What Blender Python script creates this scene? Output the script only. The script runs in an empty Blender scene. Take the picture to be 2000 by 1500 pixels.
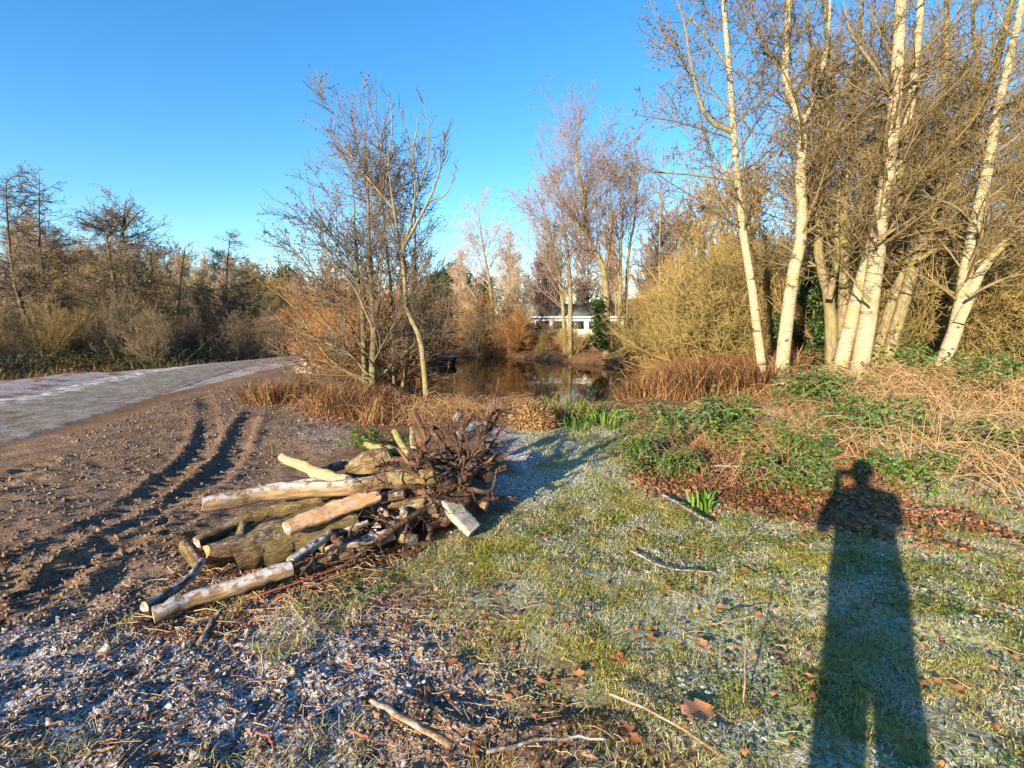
import bpy, math, random
import numpy as np
from mathutils import Vector

# ------------------------------------------------------------------ camera, sky, sun, exposure
R_ = math.radians
sc = bpy.context.scene
CAM_H, F, PITCH = 1.55, 1000.0, R_(7.4)          # photo is 2000 px wide -> 90 degree lens
cam_d = bpy.data.cameras.new('camera'); cam = bpy.data.objects.new('camera', cam_d)
sc.collection.objects.link(cam); sc.camera = cam
cam.location = (0, 0, CAM_H); cam.rotation_euler = (math.pi/2 - PITCH, 0, 0)
cam_d.sensor_width = 36; cam_d.lens = 18; cam_d.clip_start = 0.02; cam_d.clip_end = 2000
SUN_AZ, SUN_EL = R_(180 + 33.8), R_(14.3)        # azimuth clockwise from +Y
world = bpy.data.worlds.new('World'); sc.world = world; world.use_nodes = True
wn = world.node_tree.nodes; wl = world.node_tree.links
sky = wn.new('ShaderNodeTexSky'); sky.sky_type = 'NISHITA'; sky.sun_disc = False
sky.sun_elevation = SUN_EL; sky.sun_rotation = SUN_AZ
sky.air_density = 1.0; sky.dust_density = 0.1; sky.ozone_density = 3.4; sky.altitude = 100
hs = wn.new('ShaderNodeHueSaturation'); hs.inputs['Saturation'].default_value = 1.22
wl.new(sky.outputs[0], hs.inputs['Color']); wl.new(hs.outputs[0], wn['Background'].inputs[0]); wn['Background'].inputs[1].default_value = 0.104
sun_d = bpy.data.lights.new('sun', 'SUN'); sun = bpy.data.objects.new('sun', sun_d)
sc.collection.objects.link(sun)
sun_d.energy = 5.0; sun_d.angle = R_(0.5); sun_d.color = (1.0, 0.79, 0.53)
to_sun = Vector((math.sin(SUN_AZ)*math.cos(SUN_EL), math.cos(SUN_AZ)*math.cos(SUN_EL), math.sin(SUN_EL)))
sun.rotation_euler = to_sun.to_track_quat('Z', 'Y').to_euler(); sun.location = to_sun*50
vs = sc.view_settings; vs.view_transform = 'Standard'; vs.look = 'None'; vs.gamma = 1; vs.use_curve_mapping = False
vs.exposure = 1.62
sc.cycles.max_bounces = 5; sc.cycles.diffuse_bounces = 2; sc.cycles.glossy_bounces = 2
sc.cycles.transparent_max_bounces = 4

rng = np.random.default_rng(7)

# ------------------------------------------------------------------ pixel helpers (direction only)
CP, SP = math.cos(PITCH), math.sin(PITCH)
def ray(px, py):
    u, v = (px-1000)/F, (750-py)/F
    return np.array([u, CP + v*SP, v*CP - SP])
def W(px, py, Y):                                  # point on that ray, Y metres ahead
    d = ray(px, py); return np.array([0, 0, CAM_H]) + d*(Y/d[1])
def G(px, py, h=0.0):                              # point on that ray at height h
    d = ray(px, py); return np.array([0, 0, CAM_H]) + d*((h-CAM_H)/d[2])
def pxm(Y): return F/Y                             # pixels per metre

# ------------------------------------------------------------------ numpy noise
_tab = np.random.default_rng(3).random((256, 256))
def vnoise(x, y):
    xi = np.floor(x).astype(int); yi = np.floor(y).astype(int)
    fx, fy = x-xi, y-yi
    fx = fx*fx*(3-2*fx); fy = fy*fy*(3-2*fy)
    a = _tab[xi & 255, yi & 255]; b = _tab[(xi+1) & 255, yi & 255]
    c = _tab[xi & 255, (yi+1) & 255]; d = _tab[(xi+1) & 255, (yi+1) & 255]
    return (a*(1-fx)+b*fx)*(1-fy) + (c*(1-fx)+d*fx)*fy
def fbm(x, y, s=1.0, o=4):
    r = 0; a = .5; t = 0
    for k in range(o):
        r = r + a*vnoise(x*s+17.3*k, y*s+5.1*k); t += a; s *= 2.03; a *= .5
    return r/t
def sstep(a, b, x):
    t = np.clip((x-a)/(b-a), 0, 1); return t*t*(3-2*t)
def poly_sd(x, y, poly):                           # signed distance, + inside
    poly = np.asarray(poly, float); d = np.full(x.shape, 1e9); inside = np.zeros(x.shape, bool)
    n = len(poly)
    for i in range(n):
        ax, ay = poly[i]; bx, by = poly[(i+1) % n]
        ex, ey = bx-ax, by-ay
        t = np.clip(((x-ax)*ex+(y-ay)*ey)/(ex*ex+ey*ey+1e-12), 0, 1)
        d = np.minimum(d, np.hypot(x-ax-t*ex, y-ay-t*ey))
        c = ((ay > y) != (by > y)) & (x < (bx-ax)*(y-ay)/((by-ay) if by != ay else 1e-9)+ax)
        inside ^= c
    return np.where(inside, d, -d)
def line_d(x, y, pts):                             # distance and arc length along a polyline
    d = np.full(x.shape, 1e9); s = np.zeros(x.shape); acc = 0
    for (ax, ay), (bx, by) in zip(pts[:-1], pts[1:]):
        ex, ey = bx-ax, by-ay; L = math.hypot(ex, ey)
        t = np.clip(((x-ax)*ex+(y-ay)*ey)/(L*L), 0, 1)
        dd = np.hypot(x-ax-t*ex, y-ay-t*ey)
        side = np.sign(ex*(y-ay)-ey*(x-ax))
        m = dd < np.abs(d); d = np.where(m, dd*np.where(side == 0, 1, side), d); s = np.where(m, acc+t*L, s); acc += L
    return d, s
def smooth(pts, n):                                # Catmull-Rom through points
    p = np.asarray(pts, float)
    if len(p) == 2: return p[0]+(p[1]-p[0])*np.linspace(0, 1, n)[:, None]
    p = np.vstack([2*p[0]-p[1], p, 2*p[-1]-p[-2]]); m = len(p)-3
    out = []
    for q in np.linspace(0, m-1e-6, n):
        i = int(q); t = q-i; a, b, c, d = p[i:i+4]
        out.append(.5*(2*b+(c-a)*t+(2*a-5*b+4*c-d)*t*t+(3*b-a-3*c+d)*t**3))
    return np.array(out)
def gp(*pp): return [tuple(G(*p)[:2]) for p in pp]

# ------------------------------------------------------------------ terrain
ROAD_NEAR = [(-4.6, -8), (-5.2, 0)] + gp((0, 868), (300, 775), (480, 718), (600, 697)) + [(-7.3, 24), (-4, 31)]
ROAD_FAR = [(-11.5, -8), (-11.8, 3)] + gp((0, 772), (200, 735), (400, 704), (570, 688)) + [(-9.6, 26), (-6.4, 33)]
ROAD = ROAD_NEAR + ROAD_FAR[::-1]
POND = [(-2.2, 10.6), (-1.5, 9.7), (-.1, 9.5), (1.0, 10.2), (2.2, 10.9), (3.3, 12.6), (4.4, 14.0), (5.2, 16), (5.0, 18.2), (3.6, 20.0),
        (1.8, 21.4), (0, 23.5), (-1.8, 25), (-3.2, 24.5), (-3.0, 21), (-2.4, 18), (-2.6, 15), (-2.5, 12.6)]
WATER = -0.34
GRASS = gp((640, 1120), (760, 1060), (900, 1020), (1010, 985), (1010, 840), (1250, 830)) + [(3.4, 8), (7, 8.5), (10, 8.5), (10, -2), (1.05, -2), (1.0, .9)] + gp((1260, 1500), (1180, 1350), (1010, 1235), (800, 1175))
MUDP = [(-5.0, -2), (-5.0, 4)] + gp((0, 872), (300, 785), (480, 728), (590, 705), (600, 760), (690, 850), (760, 1050), (640, 1120), (800, 1175), (1010, 1235), (1180, 1350), (1260, 1500)) + [(.8, -2)]
TRACKS = [smooth(gp((545, 745), (500, 800), (440, 900), (380, 960), (250, 1060), (60, 1180), (-200, 1300)), 26),
          smooth(gp((398, 770), (408, 820), (398, 870), (330, 930), (240, 1010), (60, 1100), (-140, 1170)), 22),
          smooth(gp((90, 905), (-40, 960), (-200, 1010)), 10), smooth(gp((420, 980), (300, 1060), (120, 1130), (-120, 1210)), 14)]
TRACKS = [[tuple(q) for q in t] for t in TRACKS]
def zones(x, y):
    j = (fbm(x, y, 1.3, 4)-.5)*1.1 + (fbm(x, y, 7, 2)-.5)*.35
    grass = sstep(-.22, .3, poly_sd(x, y, GRASS) + j*.8)
    mud = sstep(-.25, .3, poly_sd(x, y, MUDP) + j*.6)*(1-grass)
    road = sstep(-.3, .15, poly_sd(x, y, ROAD))
    return grass, mud, road
def H(x, y, detail=True):
    x = np.asarray(x, float); y = np.asarray(y, float)
    h = .34*sstep(2.2, 7, x)*sstep(3.4, 8.5, y)
    h = h + 4.2*sstep(9, 34, x)*sstep(9, 30, y)
    h = h + 5.4*(1-sstep(-46, -13, x))*sstep(22, 50, y) + 2.0*sstep(45, 120, y)
    sd = poly_sd(x, y, POND)
    h = h*(1-sstep(-1.5, 0, sd)) - .8*sstep(-1.3, .7, sd)
    rd = poly_sd(x, y, ROAD)
    rm = sstep(-1.0, .1, rd)
    h = h + (fbm(x, y, .35, 3)-.5)*.22*(1-rm)*(1-sstep(-1, 1, sd))
    h = h - .12*np.exp(-((rd+1.6)/.8)**2)*(x < -6)*0 - .05*rm
    h = h - .45*np.exp(-((line_d(x, y, [(-15, 6), (-14, 14.5), (-11, 22), (-9.5, 28)])[0])/1.1)**2)
    if detail:
        g, m, r = zones(x, y)
        u_, v_ = x*.83+y*.56, -x*.56+y*.83
        h = h + m*((fbm(u_*.25, v_, 3.5, 3)-.5)*.05 + (fbm(x+3, y, 10, 4)-.5)*.06*(1-sstep(2.2, 4.2, y)) + (fbm(x+3, y, 13, 3)-.5)*.04)
        h = h + m*sstep(.62, .75, fbm(x+9, y+4, 3.1, 3))*(-.012)
        h = h + g*(fbm(x, y, 4, 3)-.5)*.05 + (1-m)*(1-g)*(1-rm)*(fbm(x, y, 3, 3)-.5)*.1
        for t in TRACKS:
            d, s = line_d(x, y, t); a = np.abs(d)
            prof = -.042*(1-sstep(.10, .15, a)) + .03*np.exp(-((a-.19)/.05)**2)
            lug = .022*(1-sstep(.09, .14, a))*(np.sin((s+a*.5)*2*math.pi/.16) > .1)
            h = h + m*(prof*(.2+.9*fbm(x+40, y, 1.5, 3)) + lug*.7)*sstep(16, 9, y)
    return h
def hz(x, y): return float(H(np.array([x]), np.array([y]))[0])

# ------------------------------------------------------------------ mesh helpers
COL = sc.collection
def mesh_np(name, V, faces, tint=None, smooth_=False, attrs=None, lc=None):
    """faces: list of int arrays (n,3)/(n,4)"""
    me = bpy.data.meshes.new(name)
    V = np.asarray(V, np.float32)
    me.vertices.add(len(V)); me.vertices.foreach_set('co', V.ravel())
    faces = [np.asarray(f, np.int32) for f in faces if len(f)]
    nl = sum(f.size for f in faces); npoly = sum(len(f) for f in faces)
    me.loops.add(nl); me.polygons.add(npoly)
    me.loops.foreach_set('vertex_index', np.concatenate([f.ravel() for f in faces]))
    tot = np.concatenate([np.full(len(f), f.shape[1], np.int32) for f in faces])
    st = np.concatenate([[0], np.cumsum(tot)[:-1]]).astype(np.int32)
    me.polygons.foreach_set('loop_start', st)
    try: me.polygons.foreach_set('loop_total', tot)
    except Exception: pass
    if smooth_: me.polygons.foreach_set('use_smooth', np.ones(npoly, bool))
    if tint is not None:
        a = me.attributes.new('tint', 'FLOAT', 'POINT'); a.data.foreach_set('value', np.asarray(tint, np.float32))
    if lc is None and len(V) < 20000: lc = V
    if lc is not None:
        a = me.attributes.new('lc', 'FLOAT_VECTOR', 'POINT'); a.data.foreach_set('vector', np.asarray(lc, np.float32).ravel())
    for k, v in (attrs or {}).items():
        a = me.attributes.new(k, 'FLOAT', 'POINT'); a.data.foreach_set('value', np.asarray(v, np.float32))
    me.update(calc_edges=True); me.validate()
    return me
class Geo:
    def __init__(s): s.V, s.F, s.T, s.n = [], [], [], 0
    def add(s, V, faces, tint=0.5):
        V = np.asarray(V).reshape(-1, 3)
        for f in faces: s.F.append(np.asarray(f)+s.n)
        s.T.append(np.full(len(V), tint) if np.isscalar(tint) else np.asarray(tint).ravel())
        s.V.append(V); s.n += len(V)
    def mesh(s, name, smooth_=False):
        q = [f for f in s.F if f.shape[1] == 4]; t = [f for f in s.F if f.shape[1] == 3]
        ff = ([np.concatenate(q)] if q else []) + ([np.concatenate(t)] if t else [])
        return mesh_np(name, np.concatenate(s.V), ff, np.concatenate(s.T), smooth_)
def obj(name, me, mat=None, parent=None):
    o = bpy.data.objects.new(name, me); COL.objects.link(o)
    if mat is not None and me is not None and not me.materials: me.materials.append(mat)
    if parent is not None: o.parent = parent
    return o
def tag(o, label=None, cat=None, group=None, kind=None):
    if label: o['label'] = label
    if cat: o['category'] = cat
    if group: o['group'] = group
    if kind: o['kind'] = kind
    return o
def thing(name, loc, label, cat, group=None):
    o = bpy.data.objects.new(name, None); COL.objects.link(o); o.location = loc
    o.empty_display_size = .1
    return tag(o, label, cat, group)
def copy_tree(o, parent=None):
    c = o.copy(); COL.objects.link(c); c.parent = parent
    for ch in list(o.children): copy_tree(ch, c)
    return c
def nrm(v): return v/np.maximum(np.linalg.norm(v, axis=-1, keepdims=True), 1e-9)
def tubes(P, R, sides=3, cap=False):
    """P (N,K,3), R (N,K) -> V, [quads(,tris)]"""
    N, K, _ = P.shape
    T = np.empty_like(P); T[:, 1:-1] = P[:, 2:]-P[:, :-2]; T[:, 0] = P[:, 1]-P[:, 0]; T[:, -1] = P[:, -1]-P[:, -2]
    T = nrm(T); m = nrm(P[:, -1]-P[:, 0])
    ref = np.where(np.abs(m[:, 2:3]) > .7, [[1., 0, 0]], [[0, 0, 1.]])
    U = nrm(np.cross(T, ref[:, None, :])); Vv = np.cross(T, U)
    a = np.arange(sides)*2*math.pi/sides
    ring = U[:, :, None]*np.cos(a)[None, None, :, None]+Vv[:, :, None]*np.sin(a)[None, None, :, None]
    V = P[:, :, None]+ring*R[:, :, None, None]
    idx = np.arange(N*K*sides).reshape(N, K, sides)
    nx = np.roll(idx, -1, 2)
    q = np.stack([idx[:, :-1], nx[:, :-1], nx[:, 1:], idx[:, 1:]], -1).reshape(-1, 4)
    return V.reshape(-1, 3), [q]
def tube_lc(P, r, sides):                            # bark coordinates: round the stem, along the stem
    a = np.arange(sides)*2*math.pi/sides; L = np.concatenate([[0], np.cumsum(np.linalg.norm(np.diff(P, axis=0), axis=1))])
    o = rng.uniform(0, 50, 3)
    return np.stack([np.cos(a)[None]*r.mean()+0*L[:, None], np.sin(a)[None]*r.mean()+0*L[:, None], L[:, None]+0*a[None]], -1).reshape(-1, 3)+o
def unit(n):
    v = rng.normal(size=(n, 3)); return nrm(v)
def grow(B, n, tr, ang, lf, up, wig, K=4, rr=.55, rmin=.003, rmax=9, flat=0, taper=.5, labs=None):
    """children of the branches B=(P,R,L)"""
    P, R, L = B; N, K0, _ = P.shape
    i = rng.choice(N, n, p=L/L.sum()); t = rng.uniform(tr[0], tr[1], n)
    f = t*(K0-1); k = np.minimum(f.astype(int), K0-2); w = (f-k)[:, None]
    pos = P[i, k]*(1-w)+P[i, k+1]*w; T = nrm(P[i, k+1]-P[i, k]); r = R[i, k]*(1-w[:, 0])+R[i, k+1]*w[:, 0]
    x = unit(n); x[:, 2] *= (1-flat); perp = nrm(x-T*(x*T).sum(1, keepdims=True))
    a = np.radians(rng.normal(ang[0], ang[1], n))[:, None]
    d = nrm(T*np.cos(a)+perp*np.sin(a))
    ln = (L[i]*lf if labs is None else np.full(n, labs))*rng.uniform(.55, 1.25, n)*(1-taper*t)
    r0 = np.minimum(np.maximum(r*rr*rng.uniform(.7, 1.1, n), rmin), rmax)
    Q = np.empty((n, K, 3)); Q[:, 0] = pos; step = (ln/(K-1))[:, None]
    for q in range(1, K):
        d = nrm(d+unit(n)*wig+np.array([0, 0, up]))
        Q[:, q] = Q[:, q-1]+d*step
    s = np.linspace(0, 1, K)[None]
    return Q, r0[:, None]*(1-s)+np.minimum(rmin, r0)[:, None]*s*.8, ln
def catb(*B): # same K only
    return tuple(np.concatenate(z) for z in zip(*B))
def leaves(C, D, Nn, ln, wd, fold=.25, tint=None):
    """pointed folded leaves, 6 vertices and 4 triangles each"""
    n = len(C); D = nrm(D); S = nrm(np.cross(D, Nn)); U = np.cross(S, D)
    ln = np.broadcast_to(ln, (n,))[:, None]; wd = np.broadcast_to(wd, (n,))[:, None]
    v = np.stack([C, C+D*ln*.3+S*wd*.5+U*wd*fold, C+D*ln*.7+S*wd*.38+U*wd*fold*.6, C+D*ln-U*wd*.15,
                  C+D*ln*.7-S*wd*.38+U*wd*fold*.6, C+D*ln*.3-S*wd*.5+U*wd*fold], 1)
    b = np.arange(n)[:, None]*6
    f = np.concatenate([b+np.array([[0, 1, 5]]), b+np.array([[1, 2, 5]]), b+np.array([[5, 2, 4]]), b+np.array([[2, 3, 4]])])
    t = np.repeat(rng.random(n) if tint is None else tint, 6)
    return v.reshape(-1, 3), [f], t
def blades(C, D, Ht, lean, wd, tint):
    """bent grass blades: 5 vertices, quad + triangle"""
    n = len(C); a = rng.uniform(0, 2*math.pi, n); S = np.stack([np.cos(a), np.sin(a), np.zeros(n)], 1)
    Ht = np.broadcast_to(Ht, (n,))[:, None]; wd = np.broadcast_to(wd, (n,))[:, None]; lean = np.broadcast_to(lean, (n,))[:, None]
    up = np.array([[0, 0, 1.]])
    mid = C+up*Ht*.6+D*Ht*lean*.35; tip = C+up*Ht*(1-.35*np.minimum(lean, 1.6))+D*Ht*lean
    v = np.stack([C-S*wd*.5, C+S*wd*.5, mid+S*wd*.4, mid-S*wd*.4, tip], 1)
    b = np.arange(n)[:, None]*5
    return v.reshape(-1, 3), [b+np.array([[0, 1, 2, 3]]), b+np.array([[3, 2, 4]])], np.repeat(tint, 5)
def horiz(n):
    a = rng.uniform(0, 2*math.pi, n); return np.stack([np.cos(a), np.sin(a), np.zeros(n)], 1)

# ------------------------------------------------------------------ materials
class NT:
    def __init__(s, name):
        s.m = bpy.data.materials.new(name); s.m.use_nodes = True
        s.n = s.m.node_tree.nodes; s.l = s.m.node_tree.links
        s.b = s.n['Principled BSDF']; s.b.inputs['Roughness'].default_value = .8
        s.b.inputs['Specular IOR Level'].default_value = .25
        s.out = s.n['Material Output']
    def val(s, sock, v):
        if hasattr(v, 'is_linked') or isinstance(v, bpy.types.NodeSocket): s.l.new(v, sock)
        elif isinstance(v, (tuple, list)) and len(v) == 3 and sock.type == 'RGBA': sock.default_value = (*v, 1)
        else: sock.default_value = v
    def math(s, op, a, b=0.0, c=None, clamp=False):
        n = s.n.new('ShaderNodeMath'); n.operation = op; n.use_clamp = clamp
        s.val(n.inputs[0], a); s.val(n.inputs[1], b)
        if c is not None: s.val(n.inputs[2], c)
        return n.outputs[0]
    def mix(s, f, a, b, mode='MIX'):
        n = s.n.new('ShaderNodeMix'); n.data_type = 'RGBA'; n.blend_type = mode
        s.val(n.inputs[0], f); s.val(n.inputs[6], a); s.val(n.inputs[7], b); return n.outputs[2]
    def noise(s, scale, detail=3, vec=None, rough=.55, dist=0):
        n = s.n.new('ShaderNodeTexNoise'); n.inputs['Scale'].default_value = scale; n.inputs['Detail'].default_value = detail
        n.inputs['Roughness'].default_value = rough; n.inputs['Distortion'].default_value = dist
        if vec is not None: s.l.new(vec, n.inputs['Vector'])
        return n.outputs['Fac']
    def coord(s, which='Object', scale=None):
        o = s.n.new('ShaderNodeTexCoord').outputs[which]
        if scale is None: return o
        m = s.n.new('ShaderNodeMapping'); m.inputs['Scale'].default_value = scale; s.l.new(o, m.inputs['Vector']); return m.outputs[0]
    def pos(s, scale=None):
        o = s.n.new('ShaderNodeNewGeometry').outputs['Position']
        if scale is None: return o
        m = s.n.new('ShaderNodeMapping'); m.inputs['Scale'].default_value = scale; s.l.new(o, m.inputs['Vector']); return m.outputs[0]
    def attr(s, name):
        a = s.n.new('ShaderNodeAttribute'); a.attribute_name = name; return a.outputs['Fac']
    def lc(s, scale=None):
        a = s.n.new('ShaderNodeAttribute'); a.attribute_name = 'lc'
        if scale is None: return a.outputs['Vector']
        m = s.n.new('ShaderNodeMapping'); m.inputs['Scale'].default_value = scale; s.l.new(a.outputs['Vector'], m.inputs['Vector']); return m.outputs[0]
    def rnd(s): return s.n.new('ShaderNodeObjectInfo').outputs['Random']
    def nz(s):
        g = s.n.new('ShaderNodeNewGeometry'); x = s.n.new('ShaderNodeSeparateXYZ'); s.l.new(g.outputs['Normal'], x.inputs[0]); return x.outputs[2]
    def step(s, v, a, b):
        n = s.n.new('ShaderNodeMapRange'); n.interpolation_type = 'SMOOTHSTEP'
        s.val(n.inputs[0], v); n.inputs[1].default_value = a; n.inputs[2].default_value = b; return n.outputs[0]
    def ramp(s, f, stops):
        n = s.n.new('ShaderNodeValToRGB'); s.l.new(f, n.inputs[0]); e = n.color_ramp.elements
        while len(e) < len(stops): e.new(.5)
        for el, (p, c) in zip(e, stops): el.position = p; el.color = (*c, 1)
        return n.outputs[0]
    def bump(s, h, strength=.5, dist=.02):
        b = s.n.new('ShaderNodeBump'); b.inputs['Strength'].default_value = strength; b.inputs['Distance'].default_value = dist
        s.l.new(h, b.inputs['Height']); s.l.new(b.outputs[0], s.b.inputs['Normal'])
    def base(s, c): s.val(s.b.inputs['Base Color'], c); return s
FROST = (.62, .67, .74)
def m_twig(name, stops, rndmix=.35):
    t = NT(name)
    v = t.math('ADD', t.math('MULTIPLY', t.attr('tint'), 1-rndmix), t.math('MULTIPLY', t.rnd(), rndmix))
    t.base(t.ramp(v, stops)); return t.m
def m_bark(name, c1, c2, c3, sc_=(14, 14, 3), frost=0., fth=.5, bump=.6, moss=0, fmax=.55):
    t = NT(name); v = t.lc(sc_)
    n = t.noise(2.2, 5, v, .65); n2 = t.noise(7, 3, t.lc())
    c = t.mix(t.step(n, .42, .58), c1, c2); c = t.mix(t.step(n2, .5, .7), c, c3)
    if moss: c = t.mix(t.math('MULTIPLY', t.step(t.noise(3.2, 3, t.lc()), .45, .62), moss), c, (.17, .18, .045))
    if frost:
        f = t.math('MULTIPLY', t.step(t.nz(), .25, .85), t.step(t.noise(26, 3, t.lc()), fth-.05, fth+.12))
        c = t.mix(t.math('MULTIPLY', f, frost*fmax), c, FROST)
    t.base(c); t.bump(n, bump, .03); return t.m
def m_birch(name):
    t = NT(name)
    v = t.lc((5, 5, 34)); v2 = t.lc((3, 3, 5))
    bands = t.step(t.noise(1.6, 3, v, .6), .52, .62)
    dark = t.step(t.noise(1.0, 4, v2, .65, .8), .57, .66)
    c = t.mix(t.noise(3, 3, t.lc()), (.40, .345, .235), (.28, .24, .155))
    c = t.mix(t.step(t.noise(2.1, 2, t.lc()), .5, .72), c, (.24, .23, .115))
    c = t.mix(t.math('MULTIPLY', bands, .8), c, (.16, .12, .075)); c = t.mix(dark, c, (.075, .055, .035))
    t.base(c); t.bump(t.noise(3, 4, v), .35, .02); return t.m
def m_wood(name, c1, c2, frost=0.):
    t = NT(name); n = t.noise(4, 4, t.lc((30, 30, 4)), .6)
    c = t.mix(t.step(n, .3, .7), c1, c2)
    if frost: c = t.mix(t.math('MULTIPLY', t.step(t.noise(30, 2, t.lc()), .45, .6), frost), c, FROST)
    t.base(c); t.bump(n, .3, .01); return t.m
def m_leaf(name, stops, trans=.35, frost=0., rndmix=.2, rough=.5):
    t = NT(name)
    v = t.math('ADD', t.math('MULTIPLY', t.attr('tint'), 1-rndmix), t.math('MULTIPLY', t.rnd(), rndmix))
    c = t.ramp(v, stops)
    if frost:
        f = t.math('MULTIPLY', t.step(t.noise(3.4, 5, t.pos()), .44, .60), frost)
        c = t.mix(t.math('MULTIPLY', f, t.step(t.noise(70, 2, t.pos()), .40, .56)), c, (.70, .73, .72))
    t.base(c); t.b.inputs['Roughness'].default_value = rough
    if trans:
        tr = t.n.new('ShaderNodeBsdfTranslucent'); t.l.new(c, tr.inputs[0])
        mx = t.n.new('ShaderNodeMixShader'); mx.inputs[0].default_value = trans
        t.l.new(t.b.outputs[0], mx.inputs[1]); t.l.new(tr.outputs[0], mx.inputs[2]); t.l.new(mx.outputs[0], t.out.inputs[0])
    return t.m
M = {}
M['birch'] = m_birch('birch_bark')
M['alder'] = m_bark('alder_bark', (.08, .065, .04), (.15, .125, .075), (.19, .17, .09), moss=.5)
M['grey_bark'] = m_bark('grey_bark', (.13, .105, .065), (.24, .195, .115), (.18, .17, .09), moss=.5)
M['dark_bark'] = m_bark('dark_bark', (.06, .05, .035), (.12, .10, .065), (.16, .14, .08), moss=.35)
M['twig_gold'] = m_twig('golden_twigs', [(0, (.13, .085, .035)), (.5, (.27, .20, .08)), (1, (.40, .31, .13))])
M['twig_grey'] = m_twig('grey_brown_twigs', [(0, (.055, .045, .035)), (.5, (.11, .088, .062)), (1, (.20, .16, .11))])
M['twig_purple'] = m_twig('purple_brown_twigs', [(0, (.10, .068, .055)), (.5, (.19, .14, .11)), (1, (.30, .235, .18))])
M['twig_brown'] = m_twig('brown_olive_twigs', [(0, (.08, .06, .03)), (.5, (.16, .125, .06)), (1, (.27, .215, .105))])
M['twig_orange'] = m_twig('orange_brown_twigs', [(0, (.13, .055, .025)), (.5, (.27, .135, .05)), (1, (.36, .24, .09))])
M['twig_olive'] = m_twig('olive_twigs', [(0, (.09, .075, .025)), (.5, (.20, .16, .055)), (1, (.33, .27, .11))])
M['twig_pale'] = m_twig('pale_twigs', [(0, (.22, .17, .14)), (.5, (.36, .28, .22)), (1, (.48, .38, .29))])
M['cone'] = m_twig('alder_cones', [(0, (.03, .02, .015)), (1, (.09, .06, .04))])
M['bramble'] = m_leaf('bramble_leaves', [(0, (.03, .07, .015)), (.45, (.08, .17, .035)), (.8, (.19, .28, .065)), (.93, (.28, .22, .07)), (1, (.28, .12, .04))], .3, .1, rough=.4)
M['ivy'] = m_leaf('ivy_leaves', [(0, (.012, .03, .01)), (.6, (.03, .07, .018)), (1, (.08, .13, .03))], .15, 0, rough=.4)
M['iris'] = m_leaf('iris_leaves', [(0, (.05, .13, .02)), (.6, (.11, .24, .035)), (1, (.25, .32, .08))], .35, 0)
M['grass'] = m_leaf('frosty_grass', [(0, (.17, .21, .03)), (.35, (.32, .35, .055)), (.65, (.48, .45, .11)), (.88, (.46, .40, .19)), (1, (.58, .53, .38))], .4, .6, 0)
M['drystem'] = m_leaf('dry_stems', [(0, (.20, .10, .05)), (.4, (.42, .26, .13)), (.75, (.56, .41, .22)), (1, (.70, .56, .36))], .2, 0)
M['bracken'] = m_leaf('dead_bracken', [(0, (.07, .038, .02)), (.4, (.22, .115, .05)), (.7, (.36, .22, .10)), (1, (.52, .38, .20))], .3, 0)
M['litter'] = m_leaf('dead_leaves', [(0, (.10, .045, .025)), (.5, (.30, .125, .05)), (.85, (.44, .21, .085)), (1, (.50, .33, .18))], .2, .12)
M['pine'] = m_leaf('pine_needles', [(0, (.012, .03, .01)), (.6, (.04, .075, .02)), (1, (.09, .12, .035))], .1, 0)
M['log_bark'] = m_bark('log_bark', (.07, .045, .024), (.23, .155, .075), (.27, .20, .095), (34, 34, 7), .6, .56, 1.0, moss=.3)
M['log_dark'] = m_bark('dark_log_bark', (.05, .035, .025), (.13, .085, .055), (.18, .12, .08), (30, 30, 6), .8, .5, .8)
M['log_pale'] = m_bark('pale_birch_log_bark', (.15, .10, .055), (.28, .20, .115), (.09, .06, .032), (22, 22, 4), .85, .42, .4)
M['log_birchy'] = m_bark('black_and_silver_bark', (.03, .027, .025), (.30, .29, .27), (.08, .07, .06), (20, 20, 4), .8, .5, .5)
M['log_moss'] = m_bark('mossy_log_bark', (.14, .135, .035), (.27, .25, .08), (.22, .16, .075), (22, 22, 4), .5, .55, .6, moss=.7)
M['log_split'] = m_wood('split_orange_wood', (.34, .16, .06), (.58, .34, .15), .25)
M['log_end'] = m_wood('sawn_wood', (.14, .085, .042), (.27, .175, .09), .4)
M['heart'] = m_wood('orange_heartwood', (.36, .11, .035), (.52, .22, .08), .1)
M['white_wood'] = m_wood('white_peeled_wood', (.36, .28, .17), (.56, .48, .33), .4)
M['root'] = m_bark('muddy_roots', (.045, .027, .018), (.12, .068, .042), (.18, .105, .062), (24, 24, 4), .5, .6, .7)
M['stick'] = m_bark('stick_bark', (.16, .10, .06), (.30, .20, .12), (.38, .28, .18), (30, 30, 6), .6, .55, .3)
M['frost_stick'] = m_bark('frosted_stick', (.07, .055, .045), (.17, .14, .115), (.25, .22, .19), (30, 30, 6), 1, .5, .3)
M['red'] = NT('red_twig').base((.24, .085, .05)).m

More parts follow.
